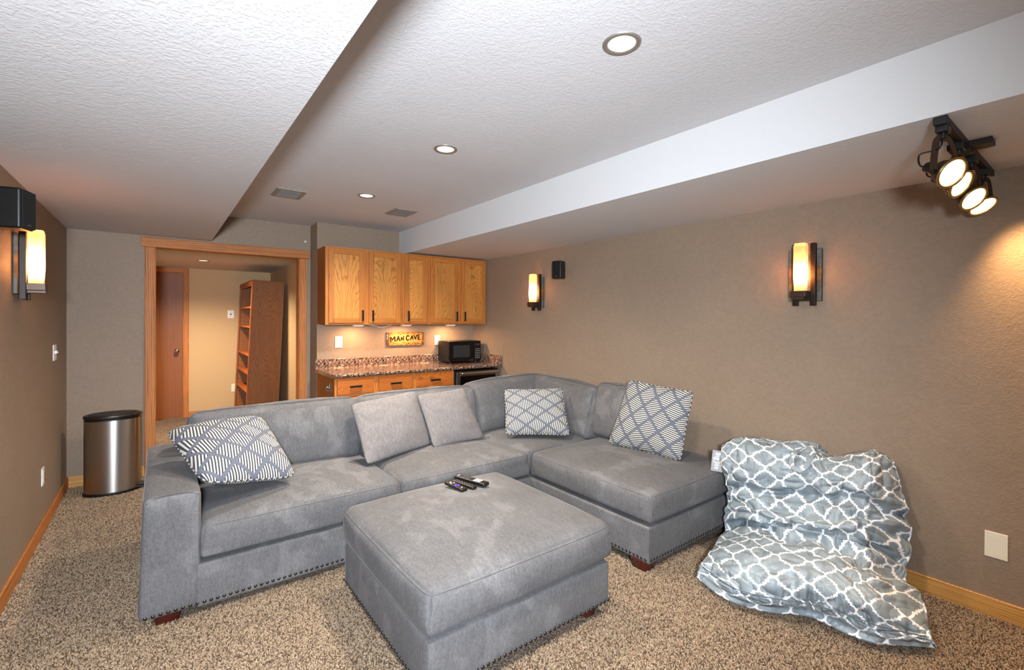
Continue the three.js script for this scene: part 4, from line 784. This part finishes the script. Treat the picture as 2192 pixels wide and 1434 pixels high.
  const rc = rng(2024), creases = []; for (let i = 0; i < 78; i++) { const f = 1.8 + rc() * 7.6, hem = f < 2.8 || f > 8.2, a = hem ? Math.PI / 2 + (rc() - 0.5) * 1.3 : (rc() - 0.5) * (f < 5 ? 1.6 : 1.1); creases.push({ s: rc(), f, c: Math.cos(a), n: Math.sin(a), l: 0.05 + rc() * 0.13, w: 0.009 + rc() * 0.012, d: (f > 2.8 && f < 4.8 ? 0.004 : 0.008) + rc() * 0.007 }); }
  let sgn = 0; for (let i = 0; i < p.count; i += 97) sgn += nn.getX(i) * p.getX(i) + nn.getY(i) * (p.getY(i) - 0.25); sgn = Math.sign(sgn) || 1;
  for (let ii = 0; ii < p.count; ii++) {
    const i = Math.floor(ii / W1) - cap, j = ii % W1, s = clamp(i / NU), fr = (j % NV) / NV * R0;
    const warp = fbm(s * 0.5 + 0.1, fr / 26 + 0.1, 10, 14, 3, 777) - 0.5;
    let h = (fbm(s * 0.5, fr / R0 * 0.5, 10, 22, 2, 55) - 0.5) * 0.02;                                   // general crumple
    for (const k of creases) { const ds = (s - k.s) * 1.06, df = (fr - k.f) * 0.16, x = ds * k.c + df * k.n, y = -ds * k.n + df * k.c; if (Math.abs(x) < k.l && Math.abs(y) < 0.09) { const e = 1 - (x / k.l) ** 2, q = y / k.w; h += e * k.d * (-Math.exp(-Math.abs(q) * (q > 0 ? 2.2 : 0.9)) + 0.5 * Math.exp(-((q + 1.6) ** 2))); } }
    const fold = (c, w, d, a = 0.25) => { const q = (fr + warp * 1.6 - c) / w; return -d * Math.exp(-q * q) + d * 0.5 * Math.exp(-(q - 1.8) * (q - 1.8) * 0.8); };
    h += fold(7.05, 0.16, 0.030) + fold(6.35, 0.15, 0.024) + fold(5.75, 0.12, 0.016) + fold(5.05, 0.2, 0.035) + fold(4.35, 0.1, 0.008) + fold(3.8, 0.09, 0.006);
    h += fold(2.1, 0.06, 0.007) * (0.6 + warp);
    const ridge = Math.abs(fbm(s * 0.5 + warp * 0.1, fr / R0 * 0.3, 40, 8, 2, 91) - 0.5);
    h += (sstep(0.0, 0.12, ridge) - 0.6) * 0.006 * (Math.exp(-Math.pow((fr - 2.0) / 0.8, 2)) + 0.7 * Math.exp(-Math.pow((fr - 9) / 0.8, 2)));
    for (const [cs, cf, wd, dp] of [[0.5, 2.1, 0.05, 0.035], [0.93, 2.0, 0.03, 0.022], [0.05, 2.2, 0.03, 0.02]]) { const q = Math.hypot((s - cs) / wd, (fr - cf) / 0.9); h -= dp * Math.exp(-q * q) * (0.6 + 0.4 * Math.cos((s - cs) * 160)); }
    { const dx = (s - 0.62) + (fr - 8.4) * 0.05, q = dx / 0.035; h += (fr > 7.3 && fr < 9.6 ? 1 : 0) * -0.018 * Math.exp(-q * q); const q2 = (s - 0.43 - (fr - 8.6) * 0.09) / 0.03; h += (fr > 8 && fr < 9.4 ? 1 : 0) * -0.018 * Math.exp(-q2 * q2); }
    h *= sstep(-cap, 0, i) * (1 - sstep(NU, NU + cap, i));
    if (fr > 9.8 && fr < 12.6) h *= 0.1;
    p.setXYZ(ii, p.getX(ii) + sgn * nn.getX(ii) * h, Math.max(0.004, p.getY(ii) + sgn * nn.getY(ii) * h), Math.min(p.getZ(ii) + sgn * nn.getZ(ii) * h, 9));
    if (p.getX(ii) > 0.49) p.setX(ii, 0.49);
  }
  smooth(g);
  // quatrefoil print
  const cv = document.createElement('canvas'); cv.width = cv.height = 512; const c = cv.getContext('2d');
  c.fillStyle = '#88959c'; c.fillRect(0, 0, 512, 512); c.strokeStyle = '#f2f6f8'; c.lineWidth = 36; c.lineJoin = 'miter';
  for (const ox of [-512, 0, 512]) for (const oy of [-512, 0, 512]) {
    const pts = [], arcTo = (cx, cy, r, a0, a1) => { for (let k = 0; k <= 18; k++) { const a = (a0 + (a1 - a0) * k / 18) * Math.PI / 180; pts.push([cx + r * Math.cos(a), cy + r * Math.sin(a)]); } };
    const teeth = [[0.315, 0.235], [0.245, 0.235], [0.235, 0.315]];
    for (let q = 0; q < 4; q++) { const co = [1, 0, -1, 0][q], si = [0, 1, 0, -1][q]; arcTo(co * 0.335, si * 0.335, 0.165, q * 90 - 98, q * 90 + 98); for (const [a, b] of teeth) pts.push([a * co - b * si, a * si + b * co]); }
    c.beginPath(); pts.forEach(([a, b], i) => { const X = ox + 256 + a * 512, Y = oy + 256 + b * 512; i ? c.lineTo(X, Y) : c.moveTo(X, Y); }); c.closePath(); c.stroke();
  }
  const ct = new THREE.CanvasTexture(cv); ct.colorSpace = THREE.SRGBColorSpace; ct.wrapS = ct.wrapT = THREE.RepeatWrapping;
  const crease = tex(512, 512, (u, v) => { const w = fbm(u, v, 4, 4, 2, 650) * 0.14, a = Math.abs(fbm(u + w, v, 6, 8, 1, 611) - 0.5), b = Math.abs(fbm(u, v + w, 11, 9, 1, 640) - 0.5), c = Math.abs(fbm(u + w, v - w, 20, 16, 1, 660) - 0.5); return a * 1.0 + b * 0.6 + c * 0.3; });
  const nylon = P({ map: ct, roughness: 0.4, bumpMap: rep(crease, 4.2, 5.1), bumpScale: 0.03, side: THREE.DoubleSide });
  mesh('cover', g, nylon, t);
  const seamPts = []; for (let i = 0; i <= 60; i++) { const q = at(0.02 + 0.96 * i / 60, 2.12 / R0); seamPts.push([q[0] + 0.494, q[1] + 0.002, q[2] - 4.1]); }
  mesh('seam', tube(seamPts, 0.0025, 120, false, 6), S({ color: 0x56616a, roughness: 0.6 }), t);
  // carrying handle at the top of the back
  const hsh = new THREE.Shape(); hsh.moveTo(-0.012, -0.004); hsh.lineTo(0.012, -0.004); hsh.lineTo(0.012, 0.004); hsh.lineTo(-0.012, 0.004); hsh.closePath();
  const hc = new THREE.CatmullRomCurve3([[-0.25, 0.70, 3.965], [-0.32, 0.675, 3.96], [-0.372, 0.63, 3.968], [-0.392, 0.605, 4.0], [-0.372, 0.62, 4.036], [-0.32, 0.665, 4.045], [-0.25, 0.69, 4.04]].map((q) => new THREE.Vector3(q[0] + 0.5, q[1], q[2] - 4.1)));
  mesh('carry_handle', new THREE.ExtrudeGeometry(hsh, { steps: 40, extrudePath: hc, bevelEnabled: false }), P({ map: rep(ct, 0.13), roughness: 0.38 }), t);
  // sewn-in fabric label
  const lv = document.createElement('canvas'); lv.width = 512; lv.height = 224; const lc = lv.getContext('2d'); lc.fillStyle = '#a3a4a8'; lc.fillRect(0, 0, 512, 224); lc.fillStyle = '#f4f4f4'; lc.font = 'bold 128px sans-serif'; lc.textAlign = 'center'; lc.textBaseline = 'middle'; lc.fillText('Big Joe', 256, 118);
  const lt = new THREE.CanvasTexture(lv); lt.colorSpace = THREE.SRGBColorSpace;
  const lg = new THREE.BoxGeometry(0.135, 0.075, 0.0016, 10, 4, 1); { const q = lg.attributes.position; for (let i = 0; i < q.count; i++) q.setZ(i, q.getZ(i) + 0.006 * Math.sin(q.getX(i) * 30)); lg.computeVertexNormals(); }
  const lm = mesh('fabric_label', lg, S({ map: lt, roughness: 0.7 }), t); lm.userData.label = 'grey fabric label with white lettering';
  lm.position.set(0.19, 0.515, 3.495 - 4.1); lm.rotation.set(0, -0.85, -Math.PI / 2 - 0.12, 'YXZ');
}

// ---------------------------------------------------------------- the photographer's light, out of the frame
{
  const t = thing('photo_flash', 'small square photo softbox on a black tripod stand behind the camera', 'photo light', [-3.45, 0, 5.67]);
  const q = new THREE.Quaternion().setFromUnitVectors(new THREE.Vector3(0, 0, 1), new THREE.Vector3(2.25, -0.25, -6.06).normalize()), put = (g) => { g.applyQuaternion(q); g.translate(0, 1.6, 0); return g; };
  mesh('pole', cyl(0.012, 0.012, 1.5, 0, 0.77, 0), blackPlastic, t);
  for (let k = 0; k < 3; k++) mesh('leg', tube([[0, 0.35, 0], [Math.cos(k * 2.09) * 0.3, 0.012, Math.sin(k * 2.09) * 0.3]], 0.009, 4), blackPlastic, t);
  mesh('flash_head', put(new RoundedBoxGeometry(0.09, 0.09, 0.16, 2, 0.01).translate(0, 0, -0.08)), blackPlastic, t);
  mesh('reflector', put(xf(new THREE.CylinderGeometry(0.14, 0.05, 0.075, 28, 1, true), { rot: [Math.PI / 2, 0, 0], pos: [0, 0, 0.04] })), S({ color: 0x222222, roughness: 0.6, side: THREE.DoubleSide }), t);
  const d = new THREE.CircleGeometry(0.137, 32); d.translate(0, 0, 0.072); mesh('lamp_diffuser', put(d), S({ color: 0xffffff, emissive: COOL, emissiveIntensity: 20 }), t);
}
renderer.render(scene, camera);
